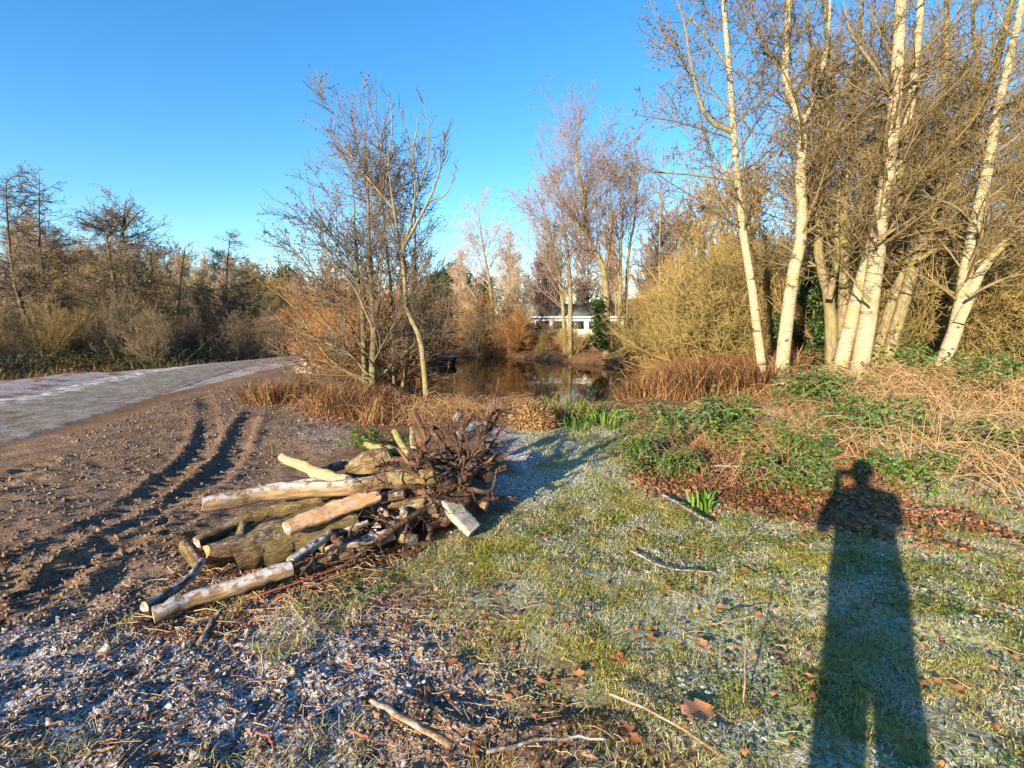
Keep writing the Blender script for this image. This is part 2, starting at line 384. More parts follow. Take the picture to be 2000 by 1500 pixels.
# ------------------------------------------------------------------ ground sheet
def axis(lo, hi, a, b, d, g):
    xs = list(np.arange(a, b, d)); s = d; x = xs[-1]
    while x < hi: s = min(s*g, 14); x += s; xs.append(x)
    s = d; x = xs[0]
    while x > lo: s = min(s*g, 14); x -= s; xs.insert(0, x)
    return np.array(xs)
gx = axis(-420, 420, -4.6, 3.4, .040, 1.05); gy = axis(-120, 600, .9, 6.2, .036, 1.045)
X, Y = np.meshgrid(gx, gy)
x, y = X.ravel(), Y.ravel()
z = H(x, y); g, m, r = zones(x, y)
z = z - .06*sstep(.3, .7, poly_sd(x, y, ROAD))
nx, ny = len(gx), len(gy)
ii = np.arange(nx*ny).reshape(ny, nx)
q = np.stack([ii[:-1, :-1], ii[:-1, 1:], ii[1:, 1:], ii[1:, :-1]], -1).reshape(-1, 4)
# frost: heavy in the hollow in front of the pile, on the verge beyond the road, on the far field
FR = gp((-400, 1500), (-60, 1330), (120, 1250), (330, 1150), (560, 1170), (760, 1160), (950, 1230), (1010, 1330), (900, 1420), (760, 1470), (600, 1560))
frost = .95*sstep(-.45, .35, poly_sd(x, y, FR)+(fbm(x, y, 2, 3)-.5)*.7)
frost = np.maximum(frost, .9*sstep(-.3, .2, poly_sd(x, y, gp((960, 845), (1100, 838), (1200, 900), (1180, 950), (1020, 985), (960, 960)))))
frost = np.maximum(frost, .55*g)
frost = np.maximum(frost, .45*sstep(-.2, .3, poly_sd(x, y, gp((560, 800), (690, 830), (700, 880), (560, 880)))))
rdist = poly_sd(x, y, ROAD)
frost = np.maximum(frost, sstep(-2.4, -1.2, rdist)*(rdist < .5)*(x < -7.3)*1.0)
frost = np.maximum(frost, .75*sstep(26, 30, y)*(x < -5)*(x > -40))
frost = np.maximum(frost, .12*m)
me = mesh_np('ground', np.stack([x, y, z], 1), [q], None, True, {'mud': m, 'grassy': g, 'frost': frost})
t = NT('ground'); p = t.pos()
n1 = t.noise(2.3, 5, p, .6); n2 = t.noise(38, 4, p, .6); n3 = t.noise(150, 3, p, .6)
mud = t.ramp(n1, [(.3, (.070, .040, .021)), (.5, (.145, .087, .046)), (.7, (.225, .145, .078))])
mud = t.mix(t.step(n2, .45, .7), mud, (.25, .165, .095))
lit = t.ramp(t.noise(11, 5, p, .7), [(.3, (.05, .032, .018)), (.5, (.14, .075, .035)), (.62, (.20, .125, .055)), (.75, (.11, .10, .03))])
gr = t.ramp(t.noise(9, 4, p, .7), [(.3, (.085, .065, .03)), (.45, (.16, .17, .04)), (.6, (.27, .28, .06)), (.75, (.33, .25, .12))])
c = t.mix(t.attr('mud'), lit, mud); c = t.mix(t.attr('grassy'), c, gr)
ff = t.math('MULTIPLY', t.attr('frost'), t.math('MULTIPLY', t.step(t.nz(), .45, .97), t.step(t.math('ADD', t.math('MULTIPLY', n2, .65), t.math('MULTIPLY', n3, .45)), .48, .64)))
ff = t.math('MULTIPLY', ff, t.step(t.noise(1.7, 3, p), .3, .55))
c = t.mix(ff, c, FROST); t.base(c); t.b.inputs['Roughness'].default_value = .9
t.bump(t.math('ADD', n2, t.math('MULTIPLY', n3, .5)), .9, .03)
tag(obj('ground', me, t.m), kind='structure')

# road sheet between its edges
rn = smooth([(*p_, 0) for p_ in ROAD_NEAR], 90)[:, :2]; rf = smooth([(*p_, 0) for p_ in ROAD_FAR], 90)[:, :2]
s = np.linspace(0, 1, 40)[None, :, None]
rp = rn[:, None]*(1-s)+rf[:, None]*s
rx, ry = rp[..., 0].ravel(), rp[..., 1].ravel()
edge = np.minimum(s, 1-s)[..., 0]*np.ones((90, 1))
rz = H(rx, ry, False)+.006+.03*np.sin(np.broadcast_to(s[..., 0], (90, 40))*math.pi).ravel()+(fbm(rx, ry, .9, 3)-.5)*.03*sstep(0, .1, edge.ravel()) - .05*(1-sstep(.0, .05, edge.ravel()))
ii = np.arange(90*40).reshape(90, 40)
q = np.stack([ii[:-1, :-1], ii[1:, :-1], ii[1:, 1:], ii[:-1, 1:]], -1).reshape(-1, 4)
fr = np.maximum(sstep(.62, .85, np.broadcast_to(s[..., 0], (90, 40)).ravel()), .5*sstep(.14, .02, np.broadcast_to(s[..., 0], (90, 40)).ravel()))
fr = np.maximum(fr, .2)
me = mesh_np('road', np.stack([rx, ry, rz], 1), [q], None, True, {'frost': fr})
t = NT('gravel_track'); t.b.inputs['Roughness'].default_value = .95; t.b.inputs['Specular IOR Level'].default_value = .1; p = t.pos(); n1 = t.noise(.9, 5, p, .6); n2 = t.noise(22, 5, p, .75); n3 = t.noise(4, 5, p, .6)
c = t.ramp(n1, [(.35, (.125, .108, .085)), (.6, (.19, .165, .13))]); c = t.mix(t.step(n2, .45, .62), c, (.27, .24, .195))
c = t.mix(t.step(t.noise(1.3, 4, t.pos((1, .35, 1))), .55, .68), c, (.12, .09, .06))
c = t.mix(t.math('MULTIPLY', t.attr('frost'), t.step(n3, .42, .62)), c, FROST); t.base(c); t.bump(n2, .9, .05)
tag(obj('road', me, t.m), kind='structure')

# pond water
pp = smooth([(*p_, 0) for p_ in POND+[POND[0]]], 80)[:-1, :2]
cen = pp.mean(0); pp = cen+(pp-cen)*1.13
V = np.vstack([[*cen, WATER], np.c_[pp, np.full(len(pp), WATER)]]); n = len(pp)
tri = np.stack([np.zeros(n, int), 1+np.arange(n), 1+(np.arange(n)+1) % n], 1)
t = NT('pond_water'); t.base((.018, .014, .008)); t.b.inputs['Roughness'].default_value = .03; t.b.inputs['IOR'].default_value = 1.33
t.b.inputs['Specular IOR Level'].default_value = .5
t.bump(t.noise(3, 3, t.pos()), .06, .02)
tag(obj('pond_water', mesh_np('pond_water', V, [tri]), t.m), kind='structure')

# ------------------------------------------------------------------ trees
def stem(pts, Y, wpx, K=14, wig=.012, tip=.25):
    """trunk from photo points: list of (px,py[,Y]); wpx = (base,tip) width in photo px at distance Y"""
    if Y < 11: wpx = (wpx[0]*.84, wpx[1]*.84)
    w = np.array([W(a[0], a[1], a[2] if len(a) > 2 else Y) for a in pts])
    P = smooth(w, K); L = np.linalg.norm(np.diff(P, axis=0), axis=1).sum()
    P[1:] += rng.normal(size=(K-1, 3))*wig*L/8
    r = np.linspace(wpx[0], wpx[1], K)/2/pxm(Y)
    if wpx[1] < 7 and len(pts) < 6: r = r*(1-.6*np.linspace(0, 1, K)**3)
    return P, r, L
def make_tree(name, stems, label, trunk_mat, twig_mat, levels, sides=9, group=None, cones=0, root=None, limbs=(), K=14, cone_size=.012):
    """stems / limbs: list of (P,r,L); levels: list of dicts for grow(); the trunks and limbs feed level 1"""
    base = stems[0][0][0].copy() if root is None else np.array(root)
    th = thing(name, base, label, 'tree', group)
    for nm, lst in (('trunk', stems), ('limb', limbs)):
        for P, r, L in lst:
            V, f = tubes(P[None]-base, r[None], sides)
            k = len(V); V = V + (rng.random((k, 1))-.5)*.05*np.repeat(r, sides)[:, None]*nrm(V-np.repeat(P-base, sides, 0))
            obj(nm, mesh_np(nm, V, f, np.full(k, .5), True, None, tube_lc(P, r, sides)), M['grey_bark'] if nm == 'limb' and trunk_mat == M['birch'] and r[0] < .05 else trunk_mat, th)
    allb = list(stems)+list(limbs)
    B = (np.stack([s_[0]-base for s_ in allb]), np.stack([s_[1] for s_ in allb]), np.array([s_[2] for s_ in allb]))
    crown = Geo(); prev = B
    lists = []
    for i, lv in enumerate(levels):
        lv = dict(lv); sd = lv.pop('sides', 3); src = lv.pop('src', None)
        src = prev if src is None else lists[src]
        nb = grow(src, **lv); V, f = tubes(nb[0], nb[1], sd)
        crown.add(V, f, np.repeat(np.clip(rng.normal(.5+.08*i, .22, len(nb[0])), 0, 1), nb[0].shape[1]*sd))
        prev = nb; lists.append(nb)
    obj('crown', crown.mesh('crown'), twig_mat, th)
    if cones:
        tips = prev[0][rng.choice(len(prev[0]), cones), rng.integers(1, prev[0].shape[1], cones)]
        s_ = cone_size*rng.uniform(.6, 1.3, (cones, 1, 1))
        o = np.array([[1, 0, 0], [0, 1, 0], [-1, 0, 0], [0, -1, 0], [0, 0, 1.4], [0, 0, -1.4]])
        V = (tips-np.array([0, 0, .01]))[:, None]+o[None]*s_
        fo = np.array([[0, 1, 4], [1, 2, 4], [2, 3, 4], [3, 0, 4], [1, 0, 5], [2, 1, 5], [3, 2, 5], [0, 3, 5]])
        fc = (np.arange(cones)[:, None, None]*6+fo[None]).reshape(-1, 3)
        obj('cones', mesh_np('cones', V.reshape(-1, 3), [fc], np.repeat(rng.random(cones), 6)), M['cone'], th)['kind'] = 'stuff'
    return th
def drop(st, d=.5):                                  # sink a stem's foot to the terrain
    P, r, L = st; P = P.copy(); gz = hz(P[0, 0], P[0, 1]); dz = gz-.06-P[0, 2]
    k = np.exp(-np.linspace(0, 1, len(P))*6)[:, None]
    P[:, 2:] += dz*k; return P, r, L
lv = dict

# young alder by the pond with several stems
Y = 9.6
S = [drop(stem([(725, 771), (730, 640), (723, 500), (718, 360), (713, 200)], Y, (19, 2))),
     drop(stem([(713, 768), (709, 617), (697, 523), (692, 411), (685, 313)], Y+.15, (14, 2))),
     drop(stem([(769, 755), (765, 617), (760, 523), (746, 383), (742, 300)], Y+.7, (12, 2))),
     drop(stem([(775, 755), (802, 654), (809, 547), (811, 411), (806, 330)], Y+.8, (10, 2)))]
LB = [stem([(724, 752), (643, 700), (573, 600), (500, 545)], Y, (9, 2)), stem([(722, 735), (660, 660), (600, 585), (545, 540)], Y+.3, (8, 2)),
      stem([(728, 745), (680, 690), (600, 655), (520, 620)], Y-.4, (7, 2)), stem([(728, 750), (790, 690), (850, 640), (900, 600)], Y+.5, (7, 2)),
      stem([(724, 700), (650, 590), (600, 520), (560, 470)], Y+.5, (8, 2)), stem([(728, 640), (690, 560), (640, 500), (600, 440)], Y-.5, (7, 2)),
      stem([(730, 740), (700, 735), (640, 710), (590, 690)], Y-.8, (6, 2))]
make_tree('alder_tree', S, 'young bushy alder with several dark stems at the pond edge behind the log pile', M['alder'], M['twig_grey'],
          [lv(n=190, tr=(.08, .98), ang=(52, 14), lf=.40, up=.07, wig=.12, K=6, sides=4, rr=.35, rmin=.005, rmax=.016, flat=.3),
           lv(n=1700, tr=(.12, 1), ang=(40, 14), lf=.6, up=.08, wig=.14, K=4, rr=.5, rmin=.0046),
           lv(n=8000, tr=(.15, 1), ang=(38, 15), lf=.6, up=.06, wig=.16, K=3, rr=.6, rmin=.0042)], limbs=LB, cones=4500, cone_size=.0115)
# slim leaning tree with candelabra limbs
S = [drop(stem([(835, 787), (826, 677), (814, 635), (793, 598), (790, 537), (783, 491), (769, 411), (755, 313), (716, 195)], Y-.3, (15, 2), wig=.004))]
LB = [stem([(783, 491), (802, 439), (811, 374), (800, 281), (779, 205)], Y-.3, (8, 2)), stem([(784, 491), (825, 416), (849, 365), (867, 304), (868, 260)], Y-.3, (8, 2)),
      stem([(766, 405), (713, 341), (667, 281), (630, 250)], Y-.3, (5, 1.6)), stem([(811, 392), (830, 330), (838, 260), (824, 190)], Y-.2, (5, 1.6)),
      stem([(758, 325), (765, 260), (762, 200), (748, 175)], Y-.4, (4, 1.6)), stem([(838, 392), (870, 380), (888, 340), (893, 318)], Y-.3, (4, 1.6)),
      stem([(803, 300), (815, 250), (812, 215)], Y-.3, (4, 1.6))]
make_tree('leaning_ash_tree', S, 'slim bare tree with kinked trunk and upswept limbs beside the pond', M['grey_bark'], M['twig_grey'],
          [lv(n=85, tr=(.5, .98), ang=(46, 12), lf=.24, up=.17, wig=.10, K=6, sides=4, rr=.4, rmin=.0055, rmax=.012),
           lv(n=260, tr=(.2, 1), ang=(42, 12), lf=.42, up=.18, wig=.1, K=4, rr=.6, rmin=.0045)], limbs=LB)

# birch grove on the right
def birch(name, S, LB, label, n=(75, 650, 2500), tw='twig_brown', tm='birch', cones=500, low=.3, lf=.34):
    return make_tree(name, S, label, M[tm], M[tw],
        [lv(n=n[0], tr=(low, .98), ang=(55, 16), lf=lf, up=.05, wig=.16, K=7, sides=4, rr=.28, rmin=.007, rmax=.028),
         lv(n=n[1], tr=(.12, 1), ang=(45, 16), lf=.46, up=.03, wig=.2, K=4, rr=.5, rmin=.005),
         lv(n=n[2], tr=(.15, 1), ang=(45, 18), lf=.52, up=.0, wig=.22, K=3, rr=.6, rmin=.0042)], sides=12, limbs=LB, cones=cones)
Y = 9.3
birch('birch_tree', [drop(stem([(1496, 760), (1482, 662), (1467, 550), (1452, 456), (1440, 340), (1432, 248), (1426, 160), (1412, 0), (1400, -160)], Y, (22, 8), wig=.003))],
      [stem([(1428, 258), (1380, 228), (1352, 140), (1336, 40), (1300, -60)], Y, (11, 3)), stem([(1434, 352), (1360, 342), (1260, 336), (1205, 345)], Y-.3, (7, 2)),
       stem([(1440, 330), (1490, 380), (1530, 410)], Y, (5, 2)), stem([(1422, 130), (1370, 60), (1310, 0)], Y+.4, (7, 3))],
      'slender pale birch with one long side limb, outermost of the grove toward the pond', cones=1500)
birch('birch_tree', [drop(stem([(1522, 770), (1537, 625), (1550, 531), (1567, 456), (1563, 360), (1566, 248), (1552, 215), (1532, 140), (1540, 40), (1546, -120)], Y-.1, (31, 10), wig=.003))],
      [stem([(1566, 240), (1575, 222), (1600, 160), (1616, 80), (1624, -60)], Y-.1, (17, 8)), stem([(1575, 460), (1604, 352), (1632, 260), (1680, 180), (1705, 40)], Y+.3, (11, 4)),
       stem([(1530, 140), (1490, 80), (1460, -20)], Y, (10, 4)), stem([(1604, 150), (1580, 60), (1570, -60)], Y+.2, (9, 4))],
      'birch with lichened trunk that forks into a high Y', cones=900)
birch('grey_stemmed_tree', [drop(stem([(1622, 765), (1622, 650), (1618, 587), (1600, 512), (1598, 430), (1610, 300), (1625, 160), (1600, -60)], Y+.35, (30, 7))),
                     drop(stem([(1632, 765), (1645, 640), (1648, 512), (1645, 420), (1655, 320), (1668, 150), (1690, -60)], Y+.45, (28, 7)))],
      [stem([(1618, 585), (1632, 520), (1635, 440), (1640, 350), (1650, 250)], Y+.1, (16, 3)), stem([(1650, 500), (1690, 380), (1720, 250), (1780, 80)], Y+.7, (12, 4))],
      'grey-barked tree of two stems standing between the Y-forked birch and the big twin birch', tm='grey_bark', cones=0)
birch('birch_tree', [drop(stem([(1672, 772), (1692, 644), (1711, 512), (1717, 440), (1736, 320), (1748, 200), (1756, 80), (1764, -120)], Y-.5, (40, 20), wig=.002)),
                     drop(stem([(1632, 772), (1659, 644), (1685, 545), (1705, 470), (1735, 400), (1758, 320), (1780, 200), (1796, 40), (1806, -110)], Y-.25, (34, 12), wig=.002))],
      [stem([(1746, 195), (1700, 120), (1660, 60), (1640, -40)], Y-.5, (9, 4)), stem([(1715, 470), (1760, 440), (1830, 400)], Y-.8, (7, 2)), stem([(1700, 590), (1660, 540), (1625, 500)], Y-.9, (6, 2))],
      'big white twin-stemmed birch, thickest trunk of the grove', cones=500)
birch('grey_stemmed_tree', [drop(stem([(1718, 760), (1756, 625), (1782, 531), (1812, 437), (1850, 330), (1890, 250), (1925, 185), (1955, 90), (1990, -60)], Y+.3, (30, 12), wig=.003)),
                     drop(stem([(1698, 755), (1737, 606), (1775, 512), (1802, 420), (1830, 280), (1850, 100), (1840, -80)], Y+.8, (26, 8)))],
      [stem([(1890, 250), (1910, 150), (1900, 40), (1905, -80)], Y+.4, (13, 6)), stem([(1790, 510), (1850, 470), (1940, 380), (2040, 330)], Y, (10, 3)), stem([(1815, 430), (1880, 330), (1990, 240)], Y, (8, 3))],
      'grey tree of two stems slanting out behind the big twin birch', tm='grey_bark', cones=0)
birch('birch_tree', [drop(stem([(1824, 772), (1847, 700), (1869, 636), (1887, 531), (1904, 437), (1928, 340), (1944, 240), (1975, 100), (2010, -60)], Y-.6, (34, 12), wig=.002))],
      [stem([(1872, 632), (1917, 531), (1962, 475), (2005, 419), (2090, 320)], Y-.7, (22, 10)), stem([(1890, 580), (1960, 545), (2030, 530)], Y-1.0, (8, 3)), stem([(1905, 440), (1860, 400), (1790, 380)], Y-.9, (6, 2))],
      'leaning birch with a low fork, standing apart beyond the gap from the big twin birch', cones=300)

# trees beyond the road on the left
def wood(name, S, LB, label, n=(85, 650, 2500), ang=72, up=.02, tw='twig_grey', tm='dark_bark', lf=.3, low=.25, rm=.0075):
    return make_tree(name, S, label, M[tm], M[tw],
        [lv(n=n[0], tr=(low, .98), ang=(ang, 12), lf=lf, up=up, wig=.12, K=6, sides=4, rr=.3, rmin=rm*1.4, rmax=.03, flat=.2),
         lv(n=n[1], tr=(.15, 1), ang=(45, 15), lf=.48, up=up, wig=.18, K=4, rr=.5, rmin=rm*1.15),
         lv(n=n[2], tr=(.2, 1), ang=(45, 18), lf=.55, up=up, wig=.2, K=3, rr=.6, rmin=rm)], sides=8, limbs=LB)
wood('alder_tree', [drop(stem([(70, 690), (43, 600), (23, 517), (13, 417), (12, 345)], 21, (10, 2)))], [], 'tall leaning alder with conical top, beside the straight conical alder beyond the road')
wood('alder_tree', [drop(stem([(112, 690), (97, 617), (83, 533), (77, 460), (77, 340)], 21.5, (12, 2)))], [], 'straight alder with conical tiered top beyond the frosty road verge')
wood('alder_tree', [drop(stem([(257, 690), (233, 610), (220, 533), (207, 463), (190, 425)], 22, (11, 3)))], [stem([(207, 463), (222, 450), (240, 420)], 22, (5, 2))], 'leaning pale-lit alder sharing its foot with the flat-topped alder', lf=.36)
wood('alder_tree', [drop(stem([(260, 688), (252, 600), (245, 517), (240, 443), (247, 392)], 22.3, (12, 3)))],
     [stem([(240, 450), (260, 425), (285, 405)], 22, (6, 2)), stem([(240, 443), (215, 415), (190, 405)], 22, (6, 2)), stem([(241, 450), (250, 415), (265, 395)], 22.4, (5, 2))],
     'flat-topped alder with forked crown beyond the road', lf=.34)
wood('hedgerow_tree', [drop(stem([(332, 672), (310, 600), (300, 550), (293, 490)], 25.5, (11, 3))), drop(stem([(334, 672), (345, 600), (355, 530), (362, 480)], 25.5, (9, 3))),
     drop(stem([(330, 672), (290, 610), (272, 560), (262, 500)], 25.2, (8, 2)))], [], 'round spreading tree of three stems among the trees beyond the road', ang=45, up=.08, tw='twig_gold', tm='grey_bark')
wood('alder_tree', [drop(stem([(459, 678), (450, 617), (442, 590), (443, 527), (450, 455)], 26.5, (11, 2)))], [stem([(449, 612), (480, 605), (512, 585)], 26.5, (4, 2)), stem([(443, 590), (415, 570), (395, 560)], 26.5, (4, 2))],
     'lone alder with tiered crown at the end of the dark hedge', tm='grey_bark')
# middle distance behind the pond
def mid(name, S, LB, label, tw='twig_purple', tm='grey_bark', n=(85, 800, 2700), up=.09, ang=46, lf=.40, rm=.006, low=.22):
    return wood(name, S, LB, label, n, ang, up, tw, tm, lf, low, rm)
mid('poplar_tree', [drop(stem([(968, 672), (962, 600), (955, 540), (943, 480), (933, 395)], 27, (9, 2)))], [stem([(966, 650), (915, 560), (885, 530)], 27, (5, 2)), stem([(966, 640), (1000, 560), (1010, 520)], 27, (5, 2)), stem([(962, 660), (925, 610), (895, 545)], 26, (4, 2))],
    'pale upright poplar with wispy crown between the dark pine and the tall clump', tw='twig_pale')
mid('alder_tree', [drop(stem([(1113, 690), (1113, 547), (1100, 430), (1085, 345)], 22, (11, 2))), drop(stem([(1105, 690), (1095, 560), (1070, 440), (1050, 380)], 22.5, (9, 2)))], [], 'twin-stemmed tree with purple haze of twigs behind the pond, before the white caravan')
mid('alder_tree', [drop(stem([(1184, 685), (1181, 530), (1147, 463), (1137, 380), (1125, 300), (1130, 235)], 21, (15, 2)))], [stem([(1181, 530), (1195, 440), (1190, 350)], 21, (8, 2)), stem([(1150, 470), (1100, 400), (1080, 350)], 21, (6, 2))],
    'tallest tree behind the pond, with an ivy-clad bent trunk')
mid('alder_tree', [drop(stem([(1208, 690), (1213, 500), (1216, 400), (1205, 330)], 21.5, (8, 2))), drop(stem([(1224, 690), (1225, 527), (1243, 397), (1238, 335)], 22, (8, 2)))], [], 'pair of thin upright stems next to the ivy-clad tree behind the pond')
mid('thin_pole_tree', [drop(stem([(1290, 700), (1288, 540), (1290, 420), (1294, 300)], 19, (5, 2)))], [], 'single thin dark pole tree standing before the golden scrub', n=(30, 200, 600), lf=.2)
mid('dead_pole_tree', [drop(stem([(1345, 720), (1338, 640), (1331, 560), (1326, 500)], 13.5, (8, 4)))], [], 'thin pale broken pole among the golden scrub at the pond end', tw='twig_gold', n=(16, 60, 200), lf=.16)

# --- prototypes of woodland trees and shrubs, then copies
def proto_tree(h, stems, twig, bark, n, label, spread=.10, up=.08, ang=42, lf=.36, rm=.009, r0=.1, low=.25):
    S = []
    for k in range(stems):
        a = rng.uniform(0, 6.28); s_ = spread*rng.uniform(.4, 1.3)*h*(1 if stems > 1 else .6); hh = h*rng.uniform(.8, 1)
        P = smooth([(math.cos(a)*.05, math.sin(a)*.05, -.15), (math.cos(a)*s_*.3, math.sin(a)*s_*.3, hh*.35), (math.cos(a+.3)*s_*.75, math.sin(a+.3)*s_*.75, hh*.7), (math.cos(a)*s_, math.sin(a)*s_, hh)], 14)
        P[1:] += rng.normal(size=(13, 3))*.012*h*.3
        S.append((P, np.linspace(r0, .012, 14)*rng.uniform(.7, 1), hh))
    o = make_tree('woodland_tree', S, label, M[bark], M[twig],
        [lv(n=n[0], tr=(low, .98), ang=(ang, 13), lf=lf, up=up, wig=.14, K=6, sides=3, rr=.4, rmin=rm*1.4, rmax=.05),
         lv(n=n[1], tr=(.12, 1), ang=(42, 15), lf=.48, up=up*.6, wig=.18, K=4, rr=.5, rmin=rm*1.1),
         lv(n=n[2], tr=(.15, 1), ang=(42, 18), lf=.55, up=up*.5, wig=.2, K=3, rr=.6, rmin=rm)], sides=7, root=(0, 0, 0))
    return o
def proto_shrub(h, nst, twig, n, rm, lean=38, up=.05, wig=.14, mat2=None):
    root = thing('shrub', (0, 0, 0), 'x', 'shrub')
    base = np.c_[rng.normal(size=(nst, 2))*.16*h*.5, np.full(nst, -.1)]
    a = np.radians(np.abs(rng.normal(0, lean, nst)))[:, None]; d = horiz(nst)*np.sin(a)+np.array([[0, 0, 1.]])*np.cos(a)
    K = 7; L = h*rng.uniform(.65, 1.1, nst); P = np.empty((nst, K, 3)); P[:, 0] = base
    for k in range(1, K):
        d = nrm(d+unit(nst)*wig*.6+np.array([0, 0, up])); P[:, k] = P[:, k-1]+d*(L/(K-1))[:, None]
    R = np.linspace(1, .3, K)[None]*rng.uniform(rm*2, rm*4, (nst, 1)); B = (P, R, L)
    gm = Geo(); V, f = tubes(P, R, 4); gm.add(V, f, np.repeat(rng.uniform(.4, 1, nst), K*4))
    obj('stems', gm.mesh('stems'), M[twig], root)
    gm = Geo(); prev = B
    for i, (c, lf_, K2) in enumerate(((n[0], .5, 5), (n[1], .5, 4), (n[2], .55, 3))):
        prev = grow(prev, c, (.12, 1), (46, 20), lf_, up, wig+.05*i, K=K2, rr=.55, rmin=rm*(1.2-.1*i))
        V, f = tubes(prev[0], prev[1], 3); gm.add(V, f, np.repeat(np.clip(rng.normal(.5, .25, c), 0, 1), K2*3))
    obj('twigs', gm.mesh('twigs'), M[mat2 or twig], root)
    return root
class Herd:
    """copies of prototypes; the prototypes themselves are the first ones placed"""
    def __init__(s, protos, words=None): s.p = list(protos); s.used = [False]*len(s.p); s.words = words
    def put(s, k, xyz, scale, label, group, name=None, zrot=None, cat=None):
        k = k % len(s.p); o = s.p[k]
        if s.used[k]: o = copy_tree(o)
        s.used[k] = True
        o.location = xyz; sc_ = scale if isinstance(scale, tuple) else (scale,)*3
        o.scale = sc_; o.rotation_euler = (0, 0, rng.uniform(0, 6.28) if zrot is None else zrot)
        if name: o.name = name
        o['label'] = label.replace('{}', s.words[k]) if s.words else label; o['group'] = group
        if cat: o['category'] = cat
        return o
g_sh = lambda x_, y_: hz(x_, y_)
woods = Herd([proto_tree(8, 1, 'twig_grey', 'dark_bark', (80, 600, 2500), 'x', rm=.013), proto_tree(7.5, 2, 'twig_purple', 'dark_bark', (90, 650, 2700), 'x', rm=.013),
              proto_tree(7, 3, 'twig_gold', 'grey_bark', (90, 600, 2500), 'x', rm=.011, up=.05), proto_tree(9, 1, 'twig_pale', 'grey_bark', (70, 550, 2200), 'x', rm=.010, ang=32, up=.14)], ['grey-brown single-stemmed', 'purple-brown twin-stemmed', 'golden-brown three-stemmed', 'pale slender'])
woodsr = Herd([proto_tree(9, 2, 'twig_brown', 'alder', (90, 900, 4200), 'x', rm=.0055, up=.05, lf=.34), proto_tree(10, 1, 'twig_olive', 'grey_bark', (80, 900, 4200), 'x', rm=.0055, up=.07, lf=.34), proto_tree(8.5, 3, 'twig_grey', 'alder', (90, 900, 4000), 'x', rm=.0055, up=.06, lf=.34)], ['brown-twigged twin-stemmed', 'olive-twigged single-stemmed', 'grey-twigged three-stemmed'])
shr = Herd([proto_shrub(2.6, 26, 'twig_orange', (200, 900, 2400), .0055), proto_shrub(3.2, 24, 'twig_olive', (200, 1000, 2900), .0052, 46, .01, .38),
            proto_shrub(3.0, 24, 'twig_grey', (180, 900, 2200), .0065, 40), proto_shrub(1.6, 30, 'twig_orange', (160, 700, 1500), .004, 45, .0, .2),
            proto_shrub(3.4, 22, 'twig_gold', (200, 1000, 2800), .0055, 40, .04, .34)], ['reddish-brown', 'olive', 'grey-brown', 'low reddish', 'golden'])
# hillside wood on the left
rows = [(25.5, -29, -16, 4), (30, -36, -11, 10), (35, -42, -11, 18), (41, -50, -10, 24), (49, -58, -9, 28), (60, -70, -8, 30)]
for yy, x0, x1, c in rows:
    for k in range(c):
        x_ = x0+(x1-x0)*(k+rng.uniform(.1, .9))/c; y_ = yy+rng.uniform(-2, 2.5)
        woods.put(int(rng.choice([0, 1, 2, 2, 2, 3])), (x_, y_, g_sh(x_, y_)-.1), rng.uniform(.5, .76)*(.75 if x_ > -.42*y_ else 1),
                  'bare {} tree in the wood on the slope beyond the road', 'trees of the wooded slope beyond the road')
for yy, x0, x1, c in ((19.5, -22, -12.6, 14), (22.5, -26, -10, 15), (26, -30, -9.5, 15), (31, -36, -8, 16), (38, -44, -8, 16), (46, -52, -6, 16)):
    for k in range(c):
        x_ = x0+(x1-x0)*(k+rng.uniform(.1, .9))/c; y_ = yy+rng.uniform(-1.2, 1.2)
        shr.put(int(rng.choice([2, 2, 0, 4])), (x_, y_, g_sh(x_, y_)-.05), rng.uniform(.6, 1.0)*(1 if yy > 24 else .75), '{} bare shrub under the trees beyond the road', 'undergrowth of the wood beyond the road', 'woodland_shrub')
# wood further left of the frame, which shades the foot of the slope
for k in range(38):
    x_ = rng.uniform(-42, -27); y_ = rng.uniform(-10, 15)
    woods.put(int(rng.choice([0, 1])), (x_, y_, g_sh(x_, y_)-.1), rng.uniform(.75, .95), 'bare {} tree in the wood on the slope beyond the road', 'trees of the wooded slope beyond the road')
for k in range(22):
    x_ = rng.uniform(-52, -25); y_ = rng.uniform(13, 27)
    if x_ > -1.12*y_: continue
    woods.put(int(rng.choice([0, 1, 2])), (x_, y_, g_sh(x_, y_)-.1), rng.uniform(.6, .85), 'bare {} tree in the wood on the slope beyond the road', 'trees of the wooded slope beyond the road')
# background trees behind pond and caravan
for k in range(46):
    x_ = -10+k*.85+rng.uniform(-.6, .6); y_ = rng.uniform(38, 58)
    woods.put(int(rng.choice([1, 2, 3, 0])), (x_, y_, g_sh(x_, y_)-.1), rng.uniform(.5, .95), 'small {} bare tree in the distant belt behind the caravan and pond', 'distant tree belt behind the pond')
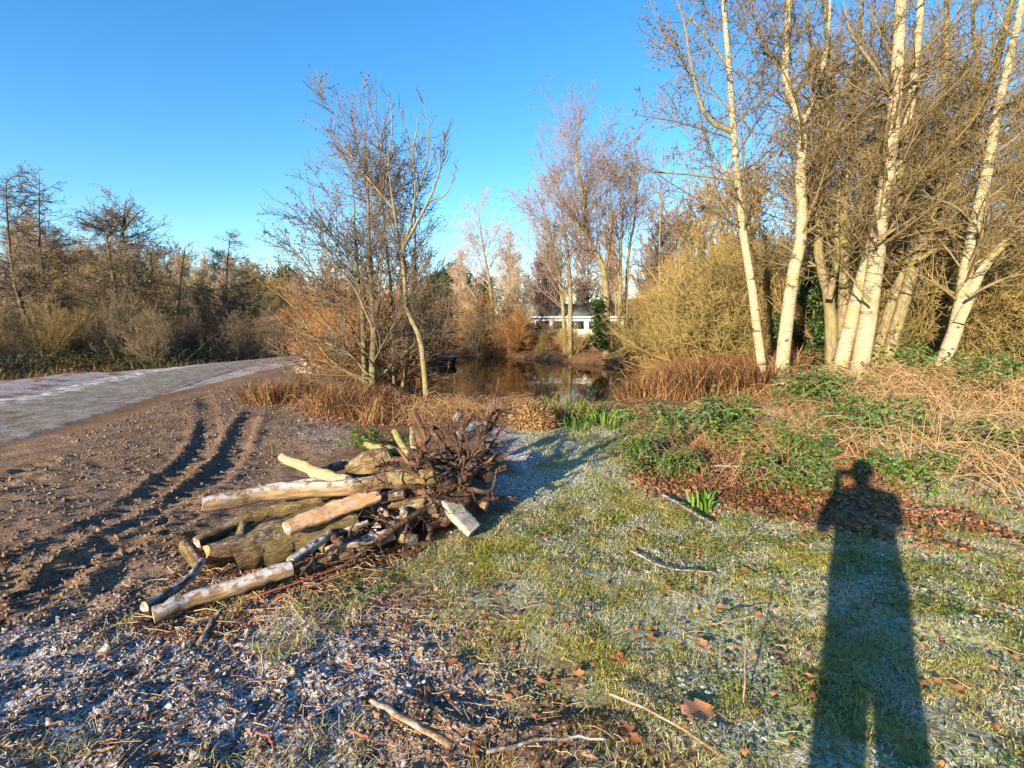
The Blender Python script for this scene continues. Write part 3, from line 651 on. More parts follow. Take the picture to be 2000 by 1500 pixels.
# trees filling the wood on the right
for x0, x1, y0, y1, c, s0, s1 in ((8.5, 17, 12.5, 15, 4, .8, 1.1), (9.5, 22, 16, 21, 5, .9, 1.2), (11, 28, 21, 28, 6, 1, 1.25)):
    for k in range(c):
        x_ = x0+(x1-x0)*(k+rng.uniform(.1, .9))/c; y_ = rng.uniform(y0, y1)
        if x_/y_ < .50: continue
        woodsr.put(int(rng.choice([0, 1, 2, 0])), (x_, y_, g_sh(x_, y_)-.1), rng.uniform(s0, s1), 'bare {} tree in the wood behind the birches', 'trees of the wood behind the birches')
for px, Y_, k_, s_ in ((1050, 34, 1, .85), (1085, 37, 1, 1.0), (1150, 35, 1, 1.0), (1205, 36, 3, 1.0), (1265, 34, 1, .95), (1290, 30, 1, 1.05), (1330, 24, 2, .9), (1370, 27, 1, 1.15), (1420, 25, 2, 1.2), (1465, 28, 1, 1.3), (1000, 36, 3, .9), (905, 34, 3, .7), (850, 44, 1, .8)):
    a = W(px, 660, Y_); woods.put(k_, (a[0], a[1], g_sh(a[0], a[1])-.1), s_, '{} bare tree standing round the white caravan behind the pond', 'trees round the caravan')
for px, Y_, k_, s_ in ((930, 25.8, 2, .8), (955, 26.2, 0, 1.0), (980, 25.6, 2, .9), (1005, 24.8, 0, .7), (1255, 19.5, 1, .8), (1275, 20.5, 0, 1.0), (910, 27.5, 0, 1.1), (870, 29, 2, 1.1)):
    a = W(px, 690, Y_); shr.put(k_, (a[0], a[1], g_sh(a[0], a[1])-.05), s_, '{} bare thicket on the far pond bank below the pale poplar', 'thickets on the far pond bank', 'bank_thicket')
# golden scrub behind the birches and round the pond end
for x0, x1, y0, y1, c, s0, s1, ks in ((4.6, 9.6, 12.0, 13.5, 12, .8, 1.15, (1, 4)), (5.6, 13, 14, 16.5, 13, .85, 1.15, (1, 4, 0)), (7, 17, 17, 21, 13, 1.0, 1.3, (1, 4, 0)),
                                  (7.6, 13, 10, 11.6, 10, .7, 1.1, (1, 4, 4)), (10, 17, 11, 14.5, 8, .8, 1.15, (4, 1))):
    for k in range(c):
        x_ = x0+(x1-x0)*(k+rng.uniform(.1, .9))/c; y_ = rng.uniform(y0, y1)
        shr.put(int(rng.choice(ks)), (x_, y_, g_sh(x_, y_)-.05), rng.uniform(s0, s1), 'tangled {} bare shrub behind the birches', 'golden scrub behind the birches', 'scrub_shrub')
# orange-brown bushes left of and behind the alder
for k, (x_, y_, s_) in enumerate(((-4.7, 15.2, 1.05), (-4.0, 14.2, 1.05), (-6.0, 17.2, 1.0), (-3.2, 13.4, .9), (-3.4, 15.5, 1.0), (-3.9, 12.2, .7), (-6.1, 18.4, 1.2), (-5.4, 16.8, 1.15), (-7.2, 21.2, 1.25), (-4.6, 13.0, .8))):
    shr.put(0, (x_, y_, g_sh(x_, y_)-.05), s_, 'reddish-brown bare bush behind the young alder', 'reddish bushes behind the alder', 'reddish_bush')
# shrubs round the far pond shore
for k in range(64):
    x_ = rng.uniform(-2.4, 9); y_ = rng.uniform(19, 28.5)
    if poly_sd(np.array([x_]), np.array([y_]), POND)[0] > -.6: continue
    if x_/y_ < -.045: continue
    shr.put(int(rng.choice([1, 0, 4, 2])), (x_, y_, g_sh(x_, y_)-.05), rng.uniform(.45, 1.0)*(.42 if .015 < x_/y_ < .26 else 1), '{} bare shrub on the far shore of the pond', 'shrubs on the far pond shore', 'shore_shrub')
for k in range(16):
    x_ = 4.7+k*.17+rng.uniform(-.4, .4); y_ = 12.8+k*.45
    shr.put(int(rng.choice([3, 1, 0])), (x_, y_, g_sh(x_, y_)-.05), rng.uniform(.6, 1.0), '{} twiggy shrub hanging over the pond end near the scrub', 'shrubs over the pond end', 'shore_shrub')

# ------------------------------------------------------------------ evergreens, ivy, brambles
def blob_leaves(n, cs, rs, ln, wd, flatn=.5, tint=None):
    """leaves spread in ellipsoid clumps: centres cs (m,3), radii rs (m,3)"""
    i = rng.integers(0, len(cs), n); d = unit(n); r = rng.uniform(.45, 1, (n, 1))**.5
    C = cs[i]+d*r*rs[i]
    D = nrm(d*.6+unit(n)*.8+np.array([0, 0, .1])); N_ = nrm(unit(n)*.6+np.array([0, 0, flatn])+d*.5)
    return leaves(C, D, N_, rng.uniform(.7, 1.2, n)*ln, rng.uniform(.7, 1.2, n)*wd, tint=tint)
def evergreen(name, xyz, h, w, n, ln, wd, mat, label, cat, group=None, clumps=40, trunk=True, base=.15):
    th = thing(name, xyz, label, cat, group)
    if trunk:
        P = smooth([(0, 0, -.2), (.05*w, .03*w, h*.4), (0, 0, h*.85)], 10)
        V, f = tubes(P[None], np.linspace(.035*h, .01, 10)[None], 8); obj('trunk', mesh_np('trunk', V, f, np.full(len(V), .5), True), M['dark_bark'], th)
    t_ = rng.uniform(base, 1, clumps); a = rng.uniform(0, 6.28, clumps); pr = np.sin(np.clip(t_, .08, .96)*math.pi)**.6*w*.5*rng.uniform(.3, 1, clumps)
    cs = np.stack([np.cos(a)*pr, np.sin(a)*pr, t_*h*.93], 1); rs = np.full((clumps, 3), .13*w)*rng.uniform(.7, 1.6, (clumps, 1))
    V, f, t__ = blob_leaves(n, cs, rs, ln, wd); obj('crown', mesh_np('crown', V, f, t__), M[mat], th)
    return th
a = W(885, 640, 38); evergreen('pine_tree', (a[0], a[1], hz(a[0], a[1])), 5.0, 5.6, 9000, .28, .12, 'pine', 'dark green rounded pine in the distance behind the pond', 'tree')
a = W(555, 560, 52); evergreen('pine_tree', (a[0], a[1], hz(a[0], a[1])), 5.2, 5.5, 5000, .3, .14, 'pine', 'far evergreen beyond the road bend, behind the reddish bushes', 'tree')
a = W(1580, 700, 11); evergreen('holly_bush', (a[0], a[1], hz(a[0], a[1])), 2.3, 1.5, 4500, .08, .05, 'ivy', 'dark green holly bush in shade between birch trunks', 'bush', clumps=30)
a = W(1958, 690, 11); evergreen('holly_bush', (a[0], a[1], hz(a[0], a[1])), 1.6, 1.6, 3500, .08, .05, 'ivy', 'dark evergreen bush behind the leaning forked birch', 'bush', clumps=26)
a = W(1175, 650, 20.8)
th = thing('ivy', (a[0], a[1], hz(a[0], a[1])), 'dark ivy sleeve climbing the bent tall trunk behind the pond', 'ivy')
t_ = .15+.6*rng.random(60)**1.2; cs = np.stack([rng.normal(0, .13, 60)-.06*t_*3, rng.normal(0, .13, 60), t_*3.3], 1)
V, f, tt = blob_leaves(1100, cs, rng.uniform(.06, .22, (60, 1))*np.ones((60, 3)), .12, .10); obj('foliage', mesh_np('foliage', V, f, tt), M['ivy'], th)

def proto_bramble(w, h, n, nst, litter=.0):
    root = thing('bramble_bush', (0, 0, 0), 'x', 'bush')
    K = 8; s = np.linspace(0, 1, K); d = horiz(nst); L = rng.uniform(.35, .75, nst)*w; Hh = rng.uniform(.5, 1.1, nst)*h
    b = np.c_[rng.normal(size=(nst, 2))*w*.2, np.full(nst, -.05)]
    P = b[:, None]+d[:, None]*(L[:, None]*s[None])[..., None]
    P[..., 2] += Hh[:, None]*(np.sin(s*math.pi*.8)[None])
    P += rng.normal(size=P.shape)*.02*w
    g2 = Geo(); V, f = tubes(P, np.full((nst, K), .0035), 3); g2.add(V, f, np.repeat(rng.random(nst), K*3)); obj('canes', g2.mesh('canes'), M['drystem'], root)
    i = rng.integers(0, nst, n); k = rng.integers(2, K, n)
    C = P[i, k]+rng.normal(size=(n, 3))*.05*w
    C[:, 2] = np.maximum(C[:, 2], .015)
    C3 = np.repeat(C, 3, 0); D0 = horiz(n); ang = np.tile([-1.1, 0, 1.1], n); D3 = np.repeat(D0, 3, 0)
    D3 = np.stack([D3[:, 0]*np.cos(ang)-D3[:, 1]*np.sin(ang), D3[:, 0]*np.sin(ang)+D3[:, 1]*np.cos(ang), rng.normal(-.1, .25, 3*n)], 1)
    N3 = nrm(np.array([[0, 0, 1.]])+np.repeat(unit(n), 3, 0)*.7)
    V, f, tt = leaves(C3, D3, N3, rng.uniform(.05, .105, 3*n), rng.uniform(.04, .075, 3*n), .2, np.repeat(np.clip(rng.beta(1.6, 2.2, n), 0, 1), 3))
    obj('leaves', mesh_np('leaves', V, f, tt), M['bramble'], root)['kind'] = 'stuff'
    return root
br = Herd([proto_bramble(1.5, .6, 420, 20), proto_bramble(1.3, .5, 330, 20), proto_bramble(1.7, .7, 500, 24)])
BS = [(1560, 800, .9, 'leafy green bramble mound at the foot of the Y-forked birch'), (1640, 790, .9, 'green bramble at the foot of the big twin birch'), (1740, 775, 1.0, 'broad-leaved bramble in the gap right under the slanting grey stems'),
      (1400, 815, .8, 'dense dark green bramble clump before the slender pale birch'), (1470, 850, .7, 'low bramble among red-brown litter before the slender birch'), (1300, 830, .65, 'bramble sprawl beside the iris tufts'), (1260, 870, .5, 'small bramble by the frosty path'),
      (1850, 790, .9, 'bramble at the foot of the leaning forked birch'), (1950, 800, .9, 'bramble among dry stems past the leaning forked birch'), (1600, 880, .65, 'bramble in the red-brown litter near the shadowed patch'), (1800, 910, .6, 'bright green bramble where the head of the shadow falls'),
      (1700, 840, .7, 'bramble tangled in straw-coloured stems between birches and shadow'), (700, 850, .4, 'small green bramble between alder foot and log pile'), (1980, 870, .7, 'bramble half buried in straw-coloured stems'), (1540, 920, .45, 'low sprig of bramble in red-brown litter'), (1340, 900, .45, 'bramble sprig at the edge of the frosty grass')]
for k, (px, py, s_, lab) in enumerate(BS):
    p_ = G(px, py, .15); br.put(k, (p_[0], p_[1], hz(p_[0], p_[1])), (s_*.85, s_*.85, s_*1.0), lab, 'brambles along the wood edge')
def tuft(px, py, h, n, label, w=.16, lean=.5):
    p_ = G(px, py); th = thing('iris_tuft', (p_[0], p_[1], hz(p_[0], p_[1])), label, 'plant')
    C = np.c_[rng.normal(size=(n, 2))*w*.5, np.full(n, -.01)]; D = nrm(np.c_[C[:, :2], np.zeros(n)]+horiz(n)*.05)
    V, f, tt = blades(C, D, rng.uniform(.6, 1.1, n)*h, rng.uniform(.2, 1, n)*lean*1.6, .022, rng.random(n)); obj('blades', mesh_np('blades', V, f, tt), M['iris'], th)['kind'] = 'stuff'
tuft(1100, 815, .42, 130, 'taller bright green iris tuft beside the pond and the rusty mound', .5, .6); tuft(1180, 830, .3, 90, 'shorter bright green iris tuft near the frosty path', .42)
tuft(1120, 840, .2, 40, 'small light green tuft below the two iris tufts', .2); tuft(1372, 985, .22, 30, 'small iris tuft alone beside the frosty plank', .1); tuft(1245, 880, .22, 40, 'dark green tuft at the edge of the brambles', .2, .8)

# ------------------------------------------------------------------ stuff: grass, stems, bracken, litter, clods
def scatter(n, poly, zone=None):
    poly = np.asarray(poly); lo, hi = poly.min(0), poly.max(0); out = []
    c = 0
    while c < n:
        p_ = rng.uniform(lo, hi, (n*2, 2)); p_ = p_[poly_sd(p_[:, 0], p_[:, 1], poly) > 0]
        if zone is not None:
            p_ = p_[rng.random(len(p_)) < zone(p_[:, 0], p_[:, 1])]
        out.append(p_); c += len(p_)
    p_ = np.concatenate(out)[:n]
    return np.c_[p_, H(p_[:, 0], p_[:, 1])]
def stuff(name, geo_or_mesh, mat, label, cat):
    me_ = geo_or_mesh.mesh(name) if isinstance(geo_or_mesh, Geo) else geo_or_mesh
    return tag(obj(name, me_, M[mat] if isinstance(mat, str) else mat), label, cat, kind='stuff')
gm = Geo()
NEAR = gp((560, 1130), (1000, 1000), (1250, 960), (1600, 1000), (2060, 1030)) + [(3.2, 2.0), (2.2, 1.0), (.9, .9), (-.2, 1.4)]
C = scatter(80000, NEAR, lambda a_, b_: np.clip(zones(a_, b_)[0]*(.12+sstep(.36, .6, fbm(a_, b_, 3.4, 4))), 0, 1))
tn = np.clip(.22+.75*fbm(C[:, 0], C[:, 1], 2.1, 4)+rng.normal(0, .2, len(C)), 0, 1)
gm.add(*blades(C, horiz(len(C)), rng.uniform(.012, .04, len(C)), rng.uniform(.6, 2.0, len(C)), rng.uniform(.002, .0045, len(C)), tn))
C = scatter(36000, [(.2, 3.2), (.1, 7.2), (2.6, 7.6), (7, 7.5), (7, 1.2), (3, 2)], lambda a_, b_: zones(a_, b_)[0])
tn = np.clip(.3+.6*fbm(C[:, 0], C[:, 1], 2.1, 4)+rng.normal(0, .22, len(C)), 0, 1)
gm.add(*blades(C, horiz(len(C)), rng.uniform(.02, .055, len(C)), rng.uniform(.6, 2.0, len(C)), rng.uniform(.004, .008, len(C)), tn))
C = scatter(1700, gp((0, 1500), (300, 1150), (700, 1120), (1000, 1230), (1250, 1500)), lambda a_, b_: (fbm(a_, b_, 1.9, 3) > .55)*1.)
gm.add(*blades(C, horiz(len(C)), rng.uniform(.03, .08, len(C)), rng.uniform(.8, 2, len(C)), rng.uniform(.002, .004, len(C)), rng.uniform(.4, 1, len(C))))
stuff('frosty_grass', gm, 'grass', 'short green grass tipped with frost', 'grass')
# broad weed leaves in the grass
C = scatter(5200, NEAR, lambda a_, b_: zones(a_, b_)[0]*(fbm(a_+5, b_, 2.6, 3) > .5)); n = len(C)
C[:, 2] += rng.uniform(.005, .03, n); V, f, tt = leaves(C, horiz(n)+unit(n)*.25, nrm(unit(n)*.45+[0, 0, 1]), rng.uniform(.012, .035, n), rng.uniform(.008, .02, n), .2, rng.random(n)*.75)
me = mesh_np('clover_leaves', V, f, tt)
M['weed'] = m_leaf('frosted_weed_leaves', [(0, (.03, .09, .02)), (.6, (.10, .22, .04)), (1, (.26, .34, .09))], .25, .75, 0)
stuff('clover_leaves', me, 'weed', 'small round weed leaves rimmed with frost in the grass', 'weeds')
# dry arching stems at the wood edge, right side
gm = Geo()
def arcs(n, poly, hh, ll, rr, zone=None, K=5, tint=(.2, 1)):
    C = scatter(n, poly, zone); d = horiz(n); s_ = np.linspace(0, 1, K)
    L = rng.uniform(.4, 1.1, n)*ll; h_ = rng.uniform(.25, 1.1, n)*hh; bend = rng.uniform(.5, .95, n)
    P = C[:, None]+d[:, None]*(L[:, None]*s_[None]**1.3)[..., None]; P[..., 2] += h_[:, None]*np.sin(s_[None]*math.pi*bend[:, None])
    P += rng.normal(size=P.shape)*.012*ll*s_[None, :, None]*2
    V, f = tubes(P, np.linspace(1, .4, K)[None]*rng.uniform(.6, 1.2, (n, 1))*rr, 3); gm.add(V, f, np.repeat(rng.uniform(*tint, n), K*3))
RIGHT = gp((1480, 960), (1620, 900), (1800, 930), (2050, 1010)) + [(5.6, 3.8), (11, 6), (11, 9.8), (4.6, 8.8)]
arcs(3600, RIGHT, .5, .8, .0042, lambda a_, b_: np.clip((a_-2.6)/3.4, .08, 1)*np.clip((fbm(a_, b_, .9, 3)-.3)*4, .15, 1))
arcs(1100, gp((1240, 910), (1450, 960), (1650, 900), (1650, 800), (1240, 815)), .3, .45, .003, None, 5, (0, .7))
arcs(1500, [(-3.4, 8.0), (-1.2, 7.2), (.8, 7.4), (1.6, 7.8), (1.0, 8.6), (-.8, 8.4), (-2.6, 10.8), (-4.3, 11)], .3, .5, .0035, None, 5, (0, .7))
stuff('dry_stems', gm, 'drystem', 'straw-coloured dry stems arching at the wood edge and pond bank', 'dry stems')
# dead bracken and sedge round the pond (orange-brown)
gm = Geo()
def brack(n, poly, h, w, zone=None, lean=1.0):
    C = scatter(n, poly, zone); gm.add(*blades(C, horiz(n), rng.uniform(.3, 1.1, n)*h, rng.uniform(.2, 1.5, n)*lean, rng.uniform(.5, 1.2, n)*w, np.clip(.1+.7*fbm(C[:, 0], C[:, 1], 1.4, 3)+rng.normal(0, .27, n), 0, 1)))
SHORE = lambda a_, b_: (poly_sd(a_, b_, POND) < .25)*np.clip((fbm(a_, b_, 1.1, 3)-.36)*5, .06, 1)
brack(10000, [(-5.0, 9.2), (-3.4, 8.2), (-2.0, 7.4), (-1.5, 8.2), (-1.6, 9.3), (-1.9, 10.8), (-2.4, 11.5), (-4.4, 13)], .55, .014, SHORE)
brack(14000, [(2.3, 9.6), (3.6, 8.6), (5.4, 9.2), (6.2, 11.6), (5.6, 14), (3.8, 13), (2.4, 11.8)], .75, .016, SHORE)
brack(6500, [(.9, 5.0), (1.5, 7.0), (3.4, 7.9), (7.5, 8.0), (8, 5), (4.6, 3.6), (2.6, 3.4)], .10, .014, lambda a_, b_: np.clip(poly_sd(a_, b_, gp((1240, 950), (1300, 880), (1500, 870), (1660, 900), (1640, 1010), (1420, 1000)))*2+.55, .05, 1), 1.6)
brack(9000, [(-4, 18), (-3, 26), (0, 26.5), (4, 22.5), (6.6, 19.5), (6.4, 15), (5.2, 13), (7.2, 14), (8.5, 20), (5, 27), (-5, 29)], .7, .03, SHORE)
brack(5000, [(-13.4, 12), (-12.4, 16), (-10.2, 22.4), (-9.6, 26), (-12, 26), (-14, 20), (-17, 14)], .5, .022)
stuff('dead_bracken', gm, 'bracken', 'orange-brown dead bracken and sedge round the pond and brambles', 'bracken')
# dark hedge bank leaves across the road
C = scatter(6000, [(-13.6, 13.5), (-12.2, 17), (-10.4, 22.6), (-11.2, 24.5), (-14.4, 21), (-17, 15)]); n = len(C); C[:, 2] += rng.uniform(0, .55, n)**1.3
V, f, tt = leaves(C, horiz(n)+unit(n)*.5, nrm(unit(n)*.6+[0, 0, 1]), rng.uniform(.06, .13, n), rng.uniform(.05, .09, n)); stuff('hedge_bank_leaves', mesh_np('hedge_bank_leaves', V, f, tt), 'ivy', 'dark evergreen leaves covering the hedge bank beyond the road', 'ground cover')
# leaf litter
gm = Geo()
def litter(n, poly, ln, zone=None, lift=.012):
    C = scatter(n, poly, zone); C[:, 2] += rng.uniform(.003, lift, n)
    gm.add(*leaves(C, horiz(n)+unit(n)*.2, nrm(unit(n)*.5+[0, 0, 1]), rng.uniform(.6, 1.3, n)*ln, rng.uniform(.4, .9, n)*ln, .35, rng.random(n)))
litter(9000, gp((1180, 960), (1290, 850), (1500, 830), (1680, 860), (1830, 960), (2050, 1060), (1900, 1130), (1600, 1100), (1350, 1050), (1180, 1000)), .045, lambda a_, b_: np.clip(poly_sd(a_, b_, gp((1250, 950), (1290, 870), (1500, 840), (1680, 870), (1830, 960), (2050, 1040), (1900, 1050), (1600, 1020), (1380, 985)))*2.2+.25+(fbm(a_, b_, 3, 3)-.5)*2.2, 0, 1), .04)
litter(5000, RIGHT, .05, None, .06)
litter(1300, NEAR, .035, None, .025)
litter(1500, gp((250, 1240), (330, 1130), (620, 1090), (760, 1080), (560, 1190), (400, 1250)), .025)
litter(700, gp((0, 1500), (300, 1150), (700, 1120), (1000, 1230), (1250, 1500)), .02)
litter(2500, [(-3.2, 7.2), (-.6, 7.4), (1.4, 8.4), (-.5, 9.8), (-3.8, 10.6)], .05)
stuff('leaf_litter', gm, 'litter', 'scattered small brown dead leaves on the ground', 'leaf litter')
# mud clods
ico_t = (1+5**.5)/2
ico = nrm(np.array([[-1, ico_t, 0], [1, ico_t, 0], [-1, -ico_t, 0], [1, -ico_t, 0], [0, -1, ico_t], [0, 1, ico_t], [0, -1, -ico_t], [0, 1, -ico_t], [ico_t, 0, -1], [ico_t, 0, 1], [-ico_t, 0, -1], [-ico_t, 0, 1]], float))
icf = np.array([[0, 11, 5], [0, 5, 1], [0, 1, 7], [0, 7, 10], [0, 10, 11], [1, 5, 9], [5, 11, 4], [11, 10, 2], [10, 7, 6], [7, 1, 8], [3, 9, 4], [3, 4, 2], [3, 2, 6], [3, 6, 8], [3, 8, 9], [4, 9, 5], [2, 4, 11], [6, 2, 10], [8, 6, 7], [9, 8, 1]])
oct_ = np.array([[1, 0, 0], [0, 1, 0], [-1, 0, 0], [0, -1, 0], [0, 0, 1], [0, 0, -1]], float)
ocf = np.array([[0, 1, 4], [1, 2, 4], [2, 3, 4], [3, 0, 4], [1, 0, 5], [2, 1, 5], [3, 2, 5], [0, 3, 5]])
def clods(n, poly, smin, smax, zone):
    C = scatter(n, poly, zone); s_ = (smin+(smax-smin)*rng.random(n)**4)[:, None, None]
    A = rng.normal(size=(n, 3, 3)); A, _ = np.linalg.qr(A)
    sh = oct_[None]*rng.uniform(.4, 1.5, (n, 6, 1))*np.array([1.5, .9, .55])
    V = C[:, None]+np.einsum('nij,nkj->nki', A, sh)*s_; V[..., 2] -= s_[..., 0]*.15
    fc = (np.arange(n)[:, None, None]*6+ocf[None]).reshape(-1, 3)
    fr_ = .95*sstep(-.45, .35, poly_sd(C[:, 0], C[:, 1], FR)+(fbm(C[:, 0], C[:, 1], 2, 3)-.5)*.7)*rng.uniform(.25, 1.1, n)+.1
    return V.reshape(-1, 3), fc, np.repeat(np.clip(fr_, 0, 1), 6), np.repeat(rng.random(n), 6)
zm = lambda a_, b_: np.clip(zones(a_, b_)[1], 0, 1)
zf = lambda a_, b_: zm(a_, b_)*np.clip(.25+.9*sstep(-.5, .3, poly_sd(a_, b_, FR)+(fbm(a_, b_, 3, 3)-.5)*.9), 0, 1)
c3 = clods(900, gp((-60, 1520), (-60, 1150), (300, 1080), (700, 1110), (1010, 1230), (1280, 1500)) + [(.6, .95), (-1.4, .95)], .012, .032, zm)
c1 = clods(26000, gp((-60, 1520), (-60, 1100), (300, 1050), (700, 1090), (1010, 1230), (1280, 1500)) + [(.6, .95), (-1.4, .95)], .003, .015, zf)
c2 = clods(16000, [(-5, 2), (-5, 6)] + gp((100, 860), (450, 750), (600, 740), (690, 870), (560, 900), (420, 1000), (300, 1150), (0, 1400)), .005, .027, zm)
V = np.vstack([c1[0], c2[0], c3[0]]); fc = np.vstack([c1[1], c2[1]+len(c1[0]), c3[1]+len(c1[0])+len(c2[0])])
me = mesh_np('mud_clods', V, [fc], np.concatenate([c1[3], c2[3], c3[3]]), False, {'frost': np.concatenate([c1[2], c2[2], c3[2]])})
t = NT('mud_clods'); p = t.pos(); n2 = t.noise(45, 4, p)
c = t.ramp(t.attr('tint'), [(0, (.065, .042, .026)), (.5, (.125, .082, .05)), (1, (.22, .15, .095))]); c = t.mix(t.step(n2, .5, .7), c, (.26, .18, .11))
ff = t.math('MULTIPLY', t.attr('frost'), t.math('MULTIPLY', t.step(t.nz(), .05, .8), t.step(t.noise(90, 3, p), .40, .58)))
c = t.mix(t.math('MULTIPLY', ff, .85), c, FROST); t.base(c); t.b.inputs['Roughness'].default_value = .9; t.bump(t.noise(120, 3, p), .7, .01)
tag(obj('mud_clods', me, t.m), 'crumbly brown mud clods rimed with frost', 'mud', kind='stuff')
# straw and twig debris
gm = Geo()
def debris(n, poly, ln, rr, tint):
    C = scatter(n, poly); C[:, 2] += .012; d = nrm(horiz(n)+unit(n)*.15); L = rng.uniform(.3, 1.2, n)[:, None]*ln
    P = np.stack([C-d*L*.5, C+rng.normal(size=(n, 3))*.08*L, C+d*L*.5], 1); V, f = tubes(P, np.full((n, 3), rr)*rng.uniform(.5, 1.3, (n, 1)), 3); gm.add(V, f, np.repeat(rng.uniform(*tint, n), 9))
debris(1000, gp((-60, 1520), (150, 1200), (300, 1120), (700, 1100), (1010, 1200), (1300, 1500)), .10, .0016, (0, 1))
debris(350, gp((200, 1230), (380, 1080), (620, 1070), (800, 1080), (650, 1180), (400, 1270)), .2, .0025, (.2, 1))
debris(900, NEAR, .1, .0016, (.3, 1))
stuff('straw_debris', gm, 'drystem', 'fine straw and broken twigs strewn over the mud', 'debris')

# ------------------------------------------------------------------ log pile
def log(name, pts, wpx, mat, label, end='log_end', split=False, cat='log', knots=0, sides=18, group=None, wig=.006, parent_y=None):
    """pts: (px,py,height of axis above the flat ground); wpx: width in photo px at each end"""
    w = np.array([G(a[0], a[1], a[2]) for a in pts]); K = 16; P = smooth(w, K)
    LL = np.linalg.norm(P[-1]-P[0]); P[1:-1] += rng.normal(size=(K-2, 3))*wig*min(1, LL/.9)
    dist = P[:, 1]*CP+(CAM_H-P[:, 2])*SP
    r = np.interp(np.linspace(0, 1, K), np.linspace(0, 1, len(wpx)), wpx)/2*dist/F
    r = r*(1+rng.normal(0, .035, K)*min(1, LL/.9))
    base = P[0].copy(); th = thing(name, base, label, cat, group)
    V, f = tubes(P[None]-base, r[None], sides)
    V = V.reshape(K, sides, 3); c = (P-base)[:, None]
    a = np.arange(sides)*2*math.pi/sides; ph = rng.uniform(0, 6, 4)
    lump = 1+.07*np.sin(2*a+ph[0])+.05*np.sin(3*a+ph[1])
    rad = lump[None]*(1+rng.normal(0, .03, (K, sides))*min(1, LL/.6))
    V = c+(V-c)*rad[..., None]
    if split:                                       # flatten one side: a split billet
        d = nrm(np.array(split, float)); rel = V-c; h_ = rel@d; lim = (r*.15)[:, None]; V = V-d*np.maximum(h_-lim, 0)[..., None]
    idx = f[0]
    o = obj('bark', mesh_np('bark', V.reshape(-1, 3), [idx], None, True, None, tube_lc(P, r, sides)), M[mat], th)
    for e in (0, K-1):                              # sawn ends, slightly dished with rings
        cc = V[e].mean(0); tdir = nrm((P[e]-P[e-1 if e else 1])); ring = V[e]
        vv = np.vstack([cc+tdir*.004*rng.uniform(.2, 1), cc+(ring-cc)*.55+tdir*.003, ring*.98+cc*.02+tdir*.001]); s_ = sides
        i1 = 1+np.arange(s_); i1n = 1+(np.arange(s_)+1) % s_; i2 = i1+s_; i2n = i1n+s_
        tr = np.stack([np.zeros(s_, int), i1, i1n], 1); qd = np.stack([i1, i2, i2n, i1n], 1)
        if e == 0: tr = tr[:, ::-1]; qd = qd[:, ::-1]
        obj('cut_end', mesh_np('cut_end', vv, [qd, tr]), M[end], th)
    for k in range(knots):
        e = rng.integers(3, K-3); ai = rng.integers(0, sides); q0 = V[e, ai]; dr = nrm(q0-(P[e]-base))
        PP = np.stack([q0-dr*.02, q0+dr*r[e]*.5, q0+dr*r[e]*.9]); VV, ff_ = tubes(PP[None], np.array([[r[e]*.4, r[e]*.32, r[e]*.25]]), 8)
        VV = np.vstack([VV, PP[-1]]); cap = np.array([[16+j, 16+(j+1) % 8, 24] for j in range(8)])
        obj('branch_stub', mesh_np('branch_stub', VV, [ff_[0], cap], None, True), M[mat], th)
    return th
log('birch_log', [(300, 1202, .05), (398, 1164, .06), (490, 1138, .07), (570, 1110, .09)], (34, 32, 33, 33), 'log_pale', 'pale birch log with frosted top lying foremost along the pile')
log('birch_branch', [(282, 1186, .045), (330, 1158, .05), (372, 1126, .07), (395, 1095, .10)], (22, 18, 17, 15), 'log_birchy', 'black and silver birch branch crossing the end of the pale birch log')
log('short_log', [(362, 1066, .10), (376, 1084, .09), (388, 1104, .06)], (26, 28, 22), 'log_bark', 'short frosted log chunk at the tip of the split log')
log('split_log', [(400, 1084, .10), (520, 1040, .13), (655, 988, .17)], (50, 54, 46), 'log_bark', 'long split log with sawn orange heartwood end', 'heart', split=(-.45, -.5, .75), knots=1)
log('rough_barked_log', [(460, 1090, .10), (560, 1060, .11), (690, 1020, .15)], (60, 68, 56), 'log_bark', 'thick rough-barked log lying against the split log', knots=1)
log('slender_log', [(385, 1060, .08), (498, 1010, .12), (630, 976, .18)], (22, 24, 20), 'log_bark', 'slender brown log behind the long split log')
log('curved_log', [(396, 986, .27), (538, 962, .28), (714, 948, .32), (800, 925, .38)], (30, 30, 30, 26), 'log_pale', 'long pale curved log lying on top across the pile', knots=1)
log('splintered_log', [(550, 893, .28), (618, 922, .24), (680, 938, .28)], (15, 22, 18), 'log_split', 'bright orange splintered log jutting over the mud', 'log_split')
log('grey_log', [(625, 922, .12), (670, 908, .15), (714, 898, .18)], (16, 18, 12), 'log_dark', 'dark grey frosted log behind the splintered one')
log('frosted_log', [(520, 952, .06), (590, 944, .08), (660, 930, .12)], (12, 14, 12), 'log_pale', 'thin pale frosted log behind the long curved log')
log('ridged_log', [(680, 928, .22), (720, 912, .28), (768, 896, .34)], (36, 58, 52), 'log_bark', 'stout ridged log section against the root plate', knots=0)
log('mossy_branch', [(716, 868, .36), (750, 878, .36), (802, 886, .38)], (13, 22, 16), 'log_moss', 'yellow mossy branch lying on the ridged log')
log('mossy_stub', [(770, 842, .52), (778, 856, .47), (790, 878, .40)], (13, 15, 14), 'log_moss', 'mossy yellow stub standing left of the broken upright trunk')
log('mossy_stub', [(806, 838, .5), (806, 852, .46), (806, 876, .4)], (11, 13, 13), 'log_moss', 'shorter mossy stub tight against the broken upright trunk')
log('upright_broken_log', [(830, 880, .40), (818, 838, .58), (804, 798, .76)], (24, 21, 17), 'root', 'broken upright trunk with raw orange face above the root plate', 'log_split', split=(-.3, -1, .2))
